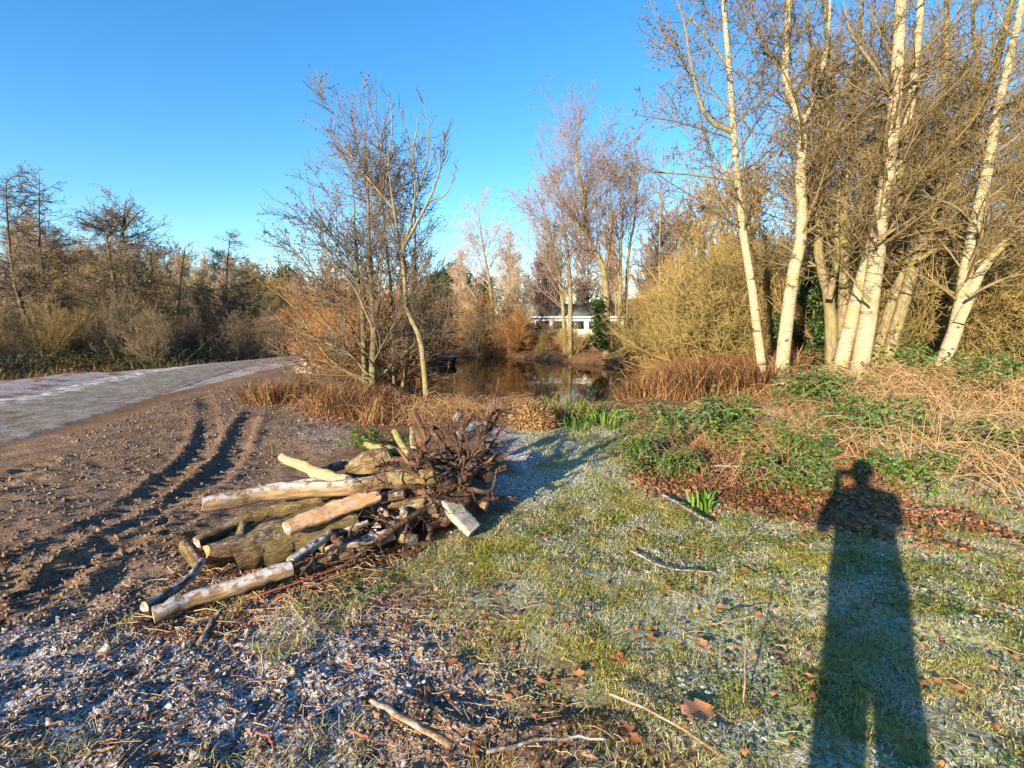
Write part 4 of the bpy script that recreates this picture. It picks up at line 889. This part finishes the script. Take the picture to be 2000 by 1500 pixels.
log('peeled_log', [(872, 968, .24), (898, 1004, .14), (928, 1034, .045)], (40, 46, 44), 'white_wood', 'thick white peeled log end resting on the grass', 'log_end', sides=14, split=(.5, -.3, .8))
log('short_log', [(915, 915, .36), (940, 926, .33), (955, 932, .32)], (24, 25, 25), 'root', 'short stub with sawn orange end on the frosty-path side of the root plate', 'heart')
log('short_log', [(765, 1032, .10), (785, 1044, .075), (803, 1056, .06)], (28, 30, 29), 'log_bark', 'short log with its end to the grass below the root plate')
log('frosted_branch', [(568, 1096, .12), (604, 1072, .14), (646, 1042, .18)], (20, 22, 16), 'log_birchy', 'silver-black frosted branch between the rough-barked log and the grey one')
log('grey_log', [(636, 1082, .08), (700, 1064, .09), (770, 1042, .11)], (27, 30, 22), 'log_pale', 'grey frosted log along the grass side of the pile')
log('brown_log', [(612, 1104, .05), (645, 1094, .05), (690, 1080, .06)], (22, 24, 20), 'log_bark', 'short brown log under the grey frosted one')
log('frosted_chunk', [(895, 855, .42), (912, 845, .45), (934, 833, .48)], (24, 27, 22), 'log_birchy', 'silver frosted chunk on the far side of the root plate')
log('frosted_stub', [(889, 822, .52), (893, 814, .56), (898, 806, .6)], (12, 12, 10), 'log_birchy', 'small frosted stub sticking up behind the root plate')
log('broken_branch', [(650, 1000, .2), (700, 980, .24), (790, 965, .3)], (20, 22, 18), 'log_dark', 'dark branch wedged beneath the long curved log')
log('broken_branch', [(700, 1010, .14), (760, 1000, .16), (830, 985, .22)], (30, 32, 26), 'log_bark', 'brown log wedged under the roots in the heart of the pile')
log('brown_log', [(560, 985, .1), (640, 965, .14), (740, 940, .2)], (18, 20, 18), 'log_bark', 'brown log mostly hidden beneath the long curved log')
log('cleft_log', [(560, 1030, .26), (640, 1000, .28), (735, 965, .32)], (30, 36, 30), 'log_split', 'raw cleft log lying on the long split log', 'log_end', split=(0, -.6, .8))
log('brown_log', [(690, 960, .3), (760, 940, .36), (850, 930, .42)], (34, 36, 30), 'log_bark', 'brown log running into the root plate above the curved log')
log('grey_log', [(730, 1040, .08), (790, 1012, .14), (850, 990, .2)], (24, 28, 24), 'log_dark', 'dark grey log buried under the roots near the white peeled log')
log('brown_log', [(560, 1118, .035), (600, 1104, .04), (650, 1088, .05)], (14, 16, 12), 'log_bark', 'thin brown log end beside the pale birch log tip')
# root plate
c0 = G(850, 965, .22); base = np.array([c0[0], c0[1], hz(c0[0], c0[1])])
th = thing('root_stump', base, 'upturned stump with a tangle of muddy roots at the head of the log pile', 'stump')
n1 = 22; n2 = 18
aa, bb = np.meshgrid(np.linspace(0, 2*math.pi, n1, endpoint=False), np.linspace(0, 1, n2))
rr = .25*np.sin(np.clip(bb*.94+.06, 0, 1)*math.pi)**.55*(1+.35*(fbm(aa*1.2+3, bb*5, 2, 3)-.4)); zz = bb*.56-.06
V = np.stack([np.cos(aa)*rr*1.15, np.sin(aa)*rr*.8, zz], -1).reshape(-1, 3)+rng.normal(size=(n1*n2, 3))*.02
ii = np.arange(n1*n2).reshape(n2, n1); q = np.stack([ii[:-1], np.roll(ii, -1, 1)[:-1], np.roll(ii, -1, 1)[1:], ii[1:]], -1).reshape(-1, 4)
obj('stump_body', mesh_np('stump_body', V, [q], None, True), M['root'], th)
def root(pts, r0, r1, K=14, wig=.014, name='root'):
    P = smooth([G(a_[0], a_[1], a_[2]) for a_ in pts], K)-base; P[1:] += np.cumsum(rng.normal(size=(K-1, 3))*wig*.45, 0)
    r = np.linspace(r0, r1, K)*(1+rng.normal(0, .08, K)); V, f = tubes(P[None], r[None], 8)
    obj(name, mesh_np(name, V, f, np.full(len(V), .5), True), M['root'], th); return P, r, np.linalg.norm(np.diff(P, axis=0), axis=1).sum()
RT = [root([(905, 935, .36), (935, 880, .52), (940, 838, .66), (962, 802, .78), (1010, 808, .74)], .05, .012), root([(905, 945, .32), (925, 890, .5), (955, 850, .6), (985, 800, .78)], .035, .008),
      root([(870, 930, .34), (872, 880, .5), (850, 840, .62), (845, 815, .7)], .04, .012), root([(880, 920, .36), (900, 870, .52), (905, 830, .66), (925, 800, .74)], .03, .008),
      root([(860, 960, .24), (800, 975, .24), (742, 1012, .16), (634, 1078, .04)], .032, .010), root([(880, 965, .2), (800, 1010, .2), (720, 1060, .12), (660, 1110, .03)], .026, .008),
      root([(890, 950, .28), (820, 955, .34), (760, 965, .34), (690, 985, .26)], .026, .008), root([(900, 975, .2), (950, 975, .14), (1000, 975, .06)], .04, .012),
      root([(850, 930, .36), (800, 900, .44), (770, 900, .42), (740, 925, .36)], .03, .010), root([(905, 925, .36), (950, 890, .46), (975, 850, .55), (990, 830, .6)], .022, .006),
      root([(880, 985, .14), (850, 1020, .08), (840, 1050, .02)], .045, .02), root([(840, 985, .15), (815, 1010, .1), (800, 1040, .02)], .04, .018), root([(860, 900, .45), (830, 870, .52), (850, 835, .62), (880, 830, .66)], .03, .010),
      root([(700, 1040, .16), (640, 1080, .12), (600, 1130, .04)], .018, .006)]
for k in range(26):
    a_ = rng.uniform(0, 6.28); e_ = rng.uniform(-.2, 1.1); d = np.array([math.cos(a_)*math.cos(e_), math.sin(a_)*math.cos(e_)*.8, math.sin(e_)]); q0 = np.array([0, 0, .25])+d*.16; L_ = rng.uniform(.15, .38)
    P = smooth([q0, q0+d*L_*.4+unit(1)[0]*.06, q0+d*L_*.75+unit(1)[0]*.12, q0+d*L_+unit(1)[0]*.16-np.array([0, 0, .04])], 14); P[:, 2] = np.maximum(P[:, 2], .01)
    r = np.linspace(rng.uniform(.018, .036), .006, 14); V, f = tubes(P[None], r[None], 7); obj('root', mesh_np('root', V, f, np.full(len(V), .5), True, None, tube_lc(P, r, 7)), M['root'], th); RT.append((P, r, L_))
B = (np.stack([r_[0] for r_ in RT]), np.stack([r_[1] for r_ in RT]), np.array([r_[2] for r_ in RT]))
gm = Geo(); b1 = grow(B, 220, (.1, 1), (50, 20), .45, -.02, .35, K=7, rr=.5, rmin=.004); V, f = tubes(b1[0], b1[1], 5); gm.add(V, f)
b2 = grow(b1, 700, (.1, 1), (50, 25), .5, -.05, .5, K=5, rr=.5, rmin=.0022); V, f = tubes(b2[0], b2[1], 3); gm.add(V, f)
o = obj('rootlets', gm.mesh('rootlets', True), M['root'], th); o['kind'] = 'stuff'
# short broken pieces wedged in the heart of the pile
for k in range(22):
    px_ = rng.uniform(640, 900); py_ = 1062-(px_-600)*.30+rng.normal(0, 22); h_ = rng.uniform(.04, .2); L_ = rng.uniform(22, 60); a_ = rng.normal(-.35, .7)
    log('broken_piece', [(px_-L_*math.cos(a_), py_-L_*math.sin(a_)*.5, h_-.02), (px_, py_, h_), (px_+L_*math.cos(a_), py_+L_*math.sin(a_)*.5, h_+rng.uniform(-.03, .05))], (rng.uniform(8, 22), rng.uniform(8, 22)),
        str(rng.choice(['root', 'log_dark', 'log_bark', 'log_pale'])), 'short broken branch piece wedged among the roots in the heart of the pile', sides=9, group='broken pieces in the heart of the log pile', wig=.012)
# mounded soil under the pile
def mound(name, px, py, wx, wy, h, mat, label, cat, seed=0, rough=.35):
    p_ = G(px, py); n1, n2 = 40, 16; th0 = np.linspace(0, 2*math.pi, n1, endpoint=False); rr = np.linspace(0, 1, n2)
    tt, r_ = np.meshgrid(th0, rr); lx = np.cos(tt)*r_*wx; ly = np.sin(tt)*r_*wy
    zz = h*(1-r_**2)*(.7+.6*fbm(lx+seed, ly, 6, 4))-.05*r_+rng.normal(0, .01, lx.shape)*rough*3
    V = np.stack([lx, ly, zz], -1).reshape(-1, 3); ii = np.arange(n1*n2).reshape(n2, n1)
    q = np.stack([ii[:-1], np.roll(ii, -1, 1)[:-1], np.roll(ii, -1, 1)[1:], ii[1:]], -1).reshape(-1, 4)
    o = obj(name, mesh_np(name, V, [q], np.full(len(V), .5), True), mat); o.location = (p_[0], p_[1], hz(p_[0], p_[1])); tag(o, label, cat); return o
mound('soil_mound', 790, 985, .75, .5, .16, M['root'], 'dark soil heap beneath the root plate and logs', 'soil', 2)
# rusty mound beside the iris
p_ = G(1040, 838); th = thing('rusty_mound', (p_[0], p_[1], hz(p_[0], p_[1])), 'rounded rusty-brown mound of dead fern beside the iris tufts', 'mound')
n = 2600; d = unit(n); d[:, 2] = np.abs(d[:, 2]); C = d*np.array([.33, .26, .30])*rng.uniform(.75, 1, (n, 1))
V, f, tt = leaves(C, nrm(d*.5+unit(n)*.5+np.array([0, 0, -.3])), d, rng.uniform(.05, .12, n), .014, .2); obj('dead_fronds', mesh_np('dead_fronds', V, f, tt), M['bracken'], th)['kind'] = 'stuff'

# ------------------------------------------------------------------ sticks and bits on the ground
def stick(name, pts, w, mat, label, flat=1.0, K=10, cat='stick', sides=7):
    P = smooth([G(*a_) if len(a_) > 2 else G(a_[0], a_[1]) for a_ in pts], K)
    if all(len(a_) < 3 for a_ in pts): P[:, 2] = np.maximum(P[:, 2], H(P[:, 0], P[:, 1])+.008)
    P[1:-1] += rng.normal(size=(K-2, 3))*.0025
    dist = P[:, 1]*CP+(CAM_H-P[:, 2])*SP; r = np.linspace(w[0], w[1], K)/2*dist/F*(1+rng.normal(0, .06, K))
    V, f = tubes(P[None]-P[0], r[None], sides); V = V.reshape(K, sides, 3)
    if flat != 1: c = (P-P[0])[:, None]; V[..., 2:] = c[..., 2:]+(V[..., 2:]-c[..., 2:])*flat
    V = np.vstack([V.reshape(-1, 3), P[0]-P[0], P[-1]-P[0]]); k = K*sides
    cp = np.array([[k, (j+1) % sides, j] for j in range(sides)]+[[k+1, k-sides+j, k-sides+(j+1) % sides] for j in range(sides)])
    o = obj(name, mesh_np(name, V, [f[0], cp], np.full(len(V), .5)), M[mat]); o.location = P[0]; return tag(o, label, cat)
stick('wood_splinter', [(724, 1366), (800, 1408), (882, 1456)], (13, 19), 'stick', 'flat orange-brown splinter of wood on the frosty mud', .5)
stick('bent_stick', [(950, 1468), (1040, 1448), (1130, 1438), (1190, 1445)], (9, 5), 'frost_stick', 'bent frosted stick at the edge of mud and grass')
stick('wood_splinter', [(388, 1258), (408, 1225), (430, 1190)], (12, 9), 'frost_stick', 'frost-whitened wood splinter before the pale birch log', .6)
stick('narrow_board', [(1290, 964, .03), (1340, 992, .03), (1390, 1022, .02)], (8, 9), 'frost_stick', 'narrow frosty board lying at the edge of the red-brown litter', .5)
stick('upright_stalk', [(1452, 1372, 0), (1455, 1300, .12), (1456, 1215, .27)], (3.5, 2.5), 'stick', 'thin upright dead stalk in the grass')
stick('thin_rod', [(490, 1168, .02), (590, 1134, .03), (690, 1098, .04)], (4, 3), 'red', 'thin reddish rod beside the pale birch log')
stick('thin_rod', [(540, 1170, .015), (620, 1140, .02), (700, 1112, .03)], (3, 2), 'stick', 'thin straight twig next to the reddish rod')
stick('curved_twig', [(500, 1430), (525, 1440), (534, 1462)], (5, 4), 'red', 'short curved red twig on the frosty mud')
stick('short_twig', [(680, 1425), (700, 1432), (720, 1440)], (6, 5), 'red', 'short straight reddish twig on the mud')
stick('thin_twig', [(235, 1498), (262, 1470), (290, 1438)], (4, 3), 'frost_stick', 'thin grey twig slanting over the frost')
stick('pale_twig', [(150, 1470), (210, 1455), (275, 1455)], (5, 4), 'stick', 'pale straw-coloured twig on heavy frost')
stick('pale_twig', [(150, 1495), (190, 1480), (228, 1475)], (8, 6), 'stick', 'stubby pale twig below the straw-coloured one')
stick('thin_twig', [(512, 1280), (513, 1320), (508, 1352)], (4, 3), 'frost_stick', 'dark twig standing in the frosted mud')
stick('fallen_branch', [(1190, 1355), (1260, 1385), (1340, 1430), (1400, 1470)], (6, 4), 'stick', 'thin fallen branch in the foreground grass and leaves')
stick('fallen_branch', [(1230, 1075), (1300, 1108), (1400, 1118)], (5, 3), 'frost_stick', 'grey fallen branch across the frosted grass')
stick('fallen_branch', [(1395, 910, .12), (1480, 912, .12), (1580, 910, .12)], (4, 3), 'frost_stick', 'pale straight branch lying on the red-brown litter')
stick('leaning_twig', [(1430, 1066, .02), (1460, 1045, .06), (1492, 1020, .12)], (4, 3), 'log_dark', 'dark leaning twig in the frosted grass')
stick('dead_leaf_stalk', [(1390, 1218, .03), (1430, 1212, .04), (1482, 1202, .05)], (3, 2), 'stick', 'dry curled stalk crossing the upright stalk')
def big_leaf(px, py, ln, mat, label, name='fallen_leaf', rot=None):
    p_ = G(px, py); a_ = rng.uniform(0, 6.28) if rot is None else rot; n = 9
    th_ = np.linspace(0, 1, n); wv = np.sin(th_*math.pi)**.7*(1+.3*np.sin(th_*19))*.36; L = np.stack([th_-.5, wv, .22*wv**.5*rng.uniform(.6, 1.4)+.06*np.sin(th_*7)], 1); Rr = L*np.array([1, -1, rng.uniform(.4, 1.4)]); Cc = np.stack([th_-.5, 0*th_, .03*np.sin(th_*6)], 1)
    V = np.vstack([L, Cc, Rr])*ln; c_, s_ = math.cos(a_), math.sin(a_); V = np.c_[V[:, 0]*c_-V[:, 1]*s_, V[:, 0]*s_+V[:, 1]*c_, V[:, 2]+.01]
    q = [[i, i+1, n+i+1, n+i] for i in range(n-1)]+[[n+i, n+i+1, 2*n+i+1, 2*n+i] for i in range(n-1)]
    o = obj(name, mesh_np(name, V, [np.array(q)], np.full(len(V), rng.uniform(.4, .95)), True), M[mat]); o.location = (p_[0], p_[1], hz(p_[0], p_[1])+.015)
    tag(o, label, 'leaf'); return o
BL = [(1245, 1036), (1360, 1068), (1455, 1112), (1570, 1068), (1410, 1182), (1375, 1250), (1420, 1275), (1600, 995), (1770, 1042), (1605, 1045), (1200, 1280), (1130, 1310), (1060, 1048), (1580, 1315), (1870, 1335), (1830, 1322), (1690, 1170), (1720, 1045), (1990, 1065), (1335, 1375), (1240, 1425), (1270, 1450), (1225, 1405), (880, 1285), (1210, 1275), (1525, 1270), (1270, 1240)]
for px, py in BL:
    o = big_leaf(px, py, rng.uniform(.06, .1)*(1.25 if py < 1060 else .8), 'litter', 'curled brown fallen leaf on the frosted grass'); o['group'] = 'fallen leaves on the grass'
big_leaf(1362, 1380, .15, 'litter', 'largest rust-orange fallen leaf, crumpled in the foreground grass', rot=.4)
big_leaf(1735, 1040, .16, 'litter', 'large tan fallen leaf where shadow meets litter', rot=.2)
def pebble(px, py, s_, label):
    p_ = G(px, py); V = ico*rng.uniform(.7, 1.2, (12, 1))*np.array([1.3, 1, .5])*s_
    o = obj('white_fragment', mesh_np('white_fragment', V, [icf], None, True), M['white_wood']); o.location = (p_[0], p_[1], hz(p_[0], p_[1])+s_*.45); tag(o, label, 'fragment')
pebble(1262, 1106, .022, 'small white fragment in the frosted grass beside a fallen branch'); pebble(922, 1088, .02, 'small white fragment in the grass near the log pile')

# pale split logs stacked by the road
for k, (px, py, h_) in enumerate(((585, 722, .1), (600, 724, .1), (615, 722, .1), (628, 720, .1), (594, 714, .3), (608, 712, .3), (622, 712, .3), (602, 703, .48), (614, 700, .5))):
    a_ = G(px, py+4, h_) if k < 4 else None
    Yb = 14.0; c_ = W(px, py, Yb); z0 = hz(c_[0], c_[1]); cz = z0+.12+(.0 if k < 4 else .21 if k < 7 else .41)
    a2 = rng.uniform(-.5, .5); d = np.array([math.sin(a2), -math.cos(a2), rng.uniform(-.05, .05)])*.24
    th = thing('firewood_log', (c_[0], c_[1], cz), 'pale split firewood log in the small heap by the road edge', 'log', 'firewood heap by the road')
    P = np.stack([-d, d*.0, d]); r_ = np.full(3, rng.uniform(.09, .125)); V, f = tubes(P[None], r_[None], 8); V *= rng.uniform(.92, 1.08, (len(V), 1))
    obj('bark', mesh_np('bark', V, f, None, True), M['log_pale'], th)
    for e, s_ in ((0, -1), (2, 1)):
        ring = V[e*8:e*8+8]; vv = np.vstack([ring.mean(0)+d*.02*s_, ring]); tr = np.array([[0, 1+j, 1+(j+1) % 8] for j in range(8)]); obj('cut_end', mesh_np('cut_end', vv, [tr]), M['log_end'], th)

# tyres at the pond
M['tyre'] = NT('tyre_rubber').base((.02, .02, .02)).m; M['tyre_wall'] = m_bark('frosted_tyre_wall', (.06, .06, .06), (.14, .14, .13), (.3, .3, .28), (20, 20, 4), .9, .4, .2)
def tyre(xyz, label, tilt=(0, 0)):
    th = thing('old_tyre', xyz, label, 'tyre'); n1, n2 = 32, 14
    a_, b_ = np.meshgrid(np.linspace(0, 2*math.pi, n1, endpoint=False), np.linspace(0, 2*math.pi, n2, endpoint=False)); k = np.abs(np.cos(b_))**.6*np.sign(np.cos(b_)); l = np.abs(np.sin(b_))**.6*np.sign(np.sin(b_))
    rr = .27+.085*k+.012*(k > .9)*(np.sin(a_*24) > 0); V = np.stack([np.cos(a_)*rr, np.sin(a_)*rr, .1+.1*l], -1).reshape(-1, 3); ii = np.arange(n1*n2).reshape(n2, n1)
    q = np.stack([ii, np.roll(ii, -1, 1), np.roll(np.roll(ii, -1, 1), -1, 0), np.roll(ii, -1, 0)], -1).reshape(-1, 4); obj('tread', mesh_np('tread', V, [q], None, True), M['tyre'], th)
    r2 = np.linspace(.21, .33, 5); a2 = np.linspace(0, 2*math.pi, 33)[:-1]; V = np.array([[math.cos(u)*w_, math.sin(u)*w_, .203+.006*math.sin(j/4*3.14)] for j, w_ in enumerate(r2) for u in a2]); ii = np.arange(5*32).reshape(5, 32)
    q = np.stack([ii[:-1], np.roll(ii, -1, 1)[:-1], np.roll(ii, -1, 1)[1:], ii[1:]], -1).reshape(-1, 4); obj('sidewall', mesh_np('sidewall', V, [q], None, True), M['tyre_wall'], th)
    th.rotation_euler = (tilt[0], tilt[1], rng.uniform(0, 6))
a = G(872, 712, WATER); tyre((a[0], a[1], WATER-.06), 'old tyre lying flat in the pond water, lower of two'); tyre((a[0]+.04, a[1]+.02, WATER+.145), 'frost-rimmed old tyre stacked on another in the pond', (.03, .02))

# ------------------------------------------------------------------ caravan and shed beyond the pond
M['white_paint'] = m_wood('caravan_paint', (.74, .75, .74), (.80, .81, .80)); M['glass'] = NT('dark_window_glass').base((.03, .035, .04)).m
M['glass'].node_tree.nodes['Principled BSDF'].inputs['Roughness'].default_value = .08
M['green_roof'] = m_wood('grey_green_roof', (.14, .20, .18), (.20, .27, .24)); M['skirt'] = NT('dark_skirt').base((.06, .06, .055)).m
def box(name, lo, hi, mat, parent, bev=0.0):
    lo, hi = np.array(lo, float), np.array(hi, float); b = min(bev, *(abs(hi-lo)*.45)) if bev else 0
    if not b:
        V = np.array([[(lo, hi)[i][0], (lo, hi)[j][1], (lo, hi)[k][2]] for i in (0, 1) for j in (0, 1) for k in (0, 1)])
        q = np.array([[0, 1, 3, 2], [4, 6, 7, 5], [0, 4, 5, 1], [2, 3, 7, 6], [0, 2, 6, 4], [1, 5, 7, 3]])
        return obj(name, mesh_np(name, V, [q]), mat, parent)
    prof = []
    for cx, cz, a0 in ((hi[0]-b, hi[2]-b, 0), (lo[0]+b, hi[2]-b, 90), (lo[0]+b, lo[2]+b, 180), (hi[0]-b, lo[2]+b, 270)):
        for k in range(5): u = R_(a0+k*22.5); prof.append((cx+b*math.cos(u), cz+b*math.sin(u)))
    n = len(prof); V = np.array([[p0, yy, p1] for yy in (lo[1], hi[1]) for p0, p1 in prof]+[[(lo[0]+hi[0])/2, lo[1], (lo[2]+hi[2])/2], [(lo[0]+hi[0])/2, hi[1], (lo[2]+hi[2])/2]])
    q = np.array([[i, (i+1) % n, n+(i+1) % n, n+i] for i in range(n)]); tr = np.array([[2*n, (i+1) % n, i] for i in range(n)]+[[2*n+1, n+i, n+(i+1) % n] for i in range(n)])
    return obj(name, mesh_np(name, V, [q, tr]), mat, parent)
c_ = W(1142, 662, 30.0); z0 = hz(c_[0], c_[1]); L = 6.4
cv = thing('static_caravan', (c_[0], c_[1], z0), 'long white static caravan with a row of dark windows behind the trees', 'caravan')
top = W(1142, 618, 30)[2]-z0; bot = W(1142, 664, 30)[2]-z0; bot = max(bot, .25)
box('body', (-L/2, 0, bot), (L/2, 2.2, top), M['white_paint'], cv, .18); box('skirt', (-L/2+.15, .06, -.2), (L/2-.15, 2.1, bot+.02), M['skirt'], cv)
wz0, wz1 = bot+(top-bot)*.38, bot+(top-bot)*.82
for k in range(6):
    x0 = -L/2+.3+k*1.02
    fr_ = box('window', (x0, -.03, wz0), (x0+.82, .02, wz1), M['white_paint'], cv); box('pane', (x0+.05, -.045, wz0+.04), (x0+.77, -.01, wz1-.04), M['glass'], fr_)
box('roof_trim', (-L/2+.02, -.04, top-.16), (L/2-.02, .0, top-.09), M['skirt'], cv)
c2 = W(1080, 640, 34); z2 = hz(c2[0], c2[1]); sh_ = thing('green_roofed_shed', (c2[0], c2[1], z2), 'grey-green roofed shed behind the white caravan', 'shed')
et = W(1080, 622, 34)[2]-z2; rt = W(1080, 592, 34)[2]-z2
box('wall', (-2.2, 0, -.2), (2.2, 2.6, et), M['skirt'], sh_)
V = np.array([[-2.4, -.25, et-.05], [2.4, -.25, et-.05], [2.4, 1.3, rt], [-2.4, 1.3, rt], [-2.4, 2.85, et-.05], [2.4, 2.85, et-.05], [-2.4, -.25, et-.12], [2.4, -.25, et-.12], [-2.4, 2.85, et-.12], [2.4, 2.85, et-.12]])
obj('roof', mesh_np('roof', V, [np.array([[0, 1, 2, 3], [3, 2, 5, 4], [0, 6, 7, 1], [4, 5, 9, 8], [6, 8, 9, 7]]), np.array([[0, 3, 4], [1, 5, 2]])]), M['green_roof'], sh_)

# ------------------------------------------------------------------ the photographer (only the shadow falls in view)
vs_, rs_, es_ = [], [], []
def sv(co, r): vs_.append(co); rs_.append(r if isinstance(r, tuple) else (r, r)); return len(vs_)-1
def chain(i, *pts):
    for co, r in pts: k = sv(co, r); es_.append((i, k)); i = k
    return i
bx, by = -.05, -.36
pel = sv((bx, by, .95), (.21, .15))
chest = chain(pel, ((bx, by, 1.12), (.22, .15)), ((bx, by, 1.30), (.24, .15)), ((bx, by, 1.43), (.19, .12)))
hd = chain(chest, ((bx, by+.01, 1.50), .06), ((bx, by+.03, 1.56), (.068, .075)), ((bx, by+.035, 1.62), (.078, .098)))
chain(hd, ((bx, by+.03, 1.69), (.075, .095)), ((bx, by+.02, 1.745), (.045, .055)))
chain(hd, ((bx, by+.135, 1.615), .016), ((bx, by+.155, 1.605), .010))
for s_ in (-1, 1):
    chain(hd, ((bx+s_*.088, by+.02, 1.63), (.012, .02)))
    px_ = .105*s_
    wr = chain(chest, ((bx+s_*.23, by, 1.41), .08), ((bx+s_*.28, by+.05, 1.24), .06), ((bx+s_*.26, by+.10, 1.19), .052), ((px_*1.35, -.14, 1.43), .036), ((px_*1.15, -.10, 1.485), (.026, .030)))
    pm = chain(wr, ((px_*1.02, -.065, 1.52), (.022, .034)))
    for f_ in range(4):
        z_ = 1.575-.019*f_; o_ = (.0, .004, .001, -.006)[f_]
        chain(pm, ((px_*.95, -.035, z_), .010), ((px_*.86, -.013+o_*.3, z_), .0085), ((px_*.70, -.016, z_-.002), .0075))
    chain(pm, ((px_*.95, -.075, 1.53), .012), ((px_*.72, -.066, 1.545), .010), ((px_*.55, -.058, 1.553), .008))
    chain(pel, ((bx+s_*.10, by, .86), (.12, .11)), ((bx+s_*.13, by+.01, .50), .09), ((bx+s_*.13, by, .10), .055), ((bx+s_*.13, by+.02, .05), .05), ((bx+s_*.14, by+.16, .04), (.045, .04)))
me_ = bpy.data.meshes.new('person'); me_.from_pydata(vs_, es_, []); o = obj('person', me_)
o.modifiers.new('skin', 'SKIN').use_smooth_shade = True
if not len(me_.skin_vertices):
    bpy.context.view_layer.objects.active = o; o.select_set(True); bpy.ops.mesh.customdata_skin_add()
for d_, r in zip(me_.skin_vertices[0].data, rs_): d_.radius = r
me_.skin_vertices[0].data[0].use_root = True
ms = o.modifiers.new('sub', 'SUBSURF'); ms.levels = 2; ms.render_levels = 2
t = NT('clothes_and_skin'); sx = t.n.new('ShaderNodeSeparateXYZ'); t.l.new(t.coord(), sx.inputs[0]); z_, y_ = sx.outputs[2], sx.outputs[1]
head_ = t.math('GREATER_THAN', z_, 1.515); hand_ = t.math('MULTIPLY', t.math('GREATER_THAN', y_, -.115), t.math('GREATER_THAN', z_, 1.44))
c = t.mix(t.noise(6, 3, t.coord()), (.03, .035, .05), (.06, .06, .07)); c = t.mix(t.math('LESS_THAN', z_, .9), c, (.035, .035, .04)); c = t.mix(t.math('LESS_THAN', z_, .1), c, (.03, .02, .015))
t.base(t.mix(t.math('MAXIMUM', head_, hand_), c, (.48, .30, .22))); me_.materials.append(t.m)
dz_ = hz(bx, by); o.location.z = dz_*.0
tag(o, 'standing person in dark winter clothes holding up a phone, whose shadow falls on the grass', 'person')
# hair cap and eyes
n1, n2 = 24, 10; aa, bb = np.meshgrid(np.linspace(0, 2*math.pi, n1, endpoint=False), np.linspace(0, 1, n2)*math.radians(105))
front = .5+.5*np.sin(aa); lat = bb*(1-.42*front)
V = np.stack([bx+np.sin(lat)*np.cos(aa)*.096, by+.02+np.sin(lat)*np.sin(aa)*.118, 1.655+np.cos(lat)*.118], -1).reshape(-1, 3)+rng.normal(size=(n1*n2, 3))*.002
ii = np.arange(n1*n2).reshape(n2, n1); q = np.stack([ii[:-1], np.roll(ii, -1, 1)[:-1], np.roll(ii, -1, 1)[1:], ii[1:]], -1).reshape(-1, 4)
obj('hair', mesh_np('hair', V, [q], np.full(len(V), .3), True), M['cone'], o)
for s_ in (-1, 1): obj('eye', mesh_np('eye', ico*.011+np.array([bx+s_*.032, by+.124, 1.635]), [icf], None, True), M['glass'], o)
ph = obj('phone', None) if False else thing('phone', (0, -.03, CAM_H), 'dark phone held up in both hands', 'phone')
box('case', (-.075, -.012, -.04), (.075, 0, .036), M['skirt'], ph, .01); box('screen', (-.07, -.0145, -.035), (.07, -.0122, .031), M['glass'], ph)
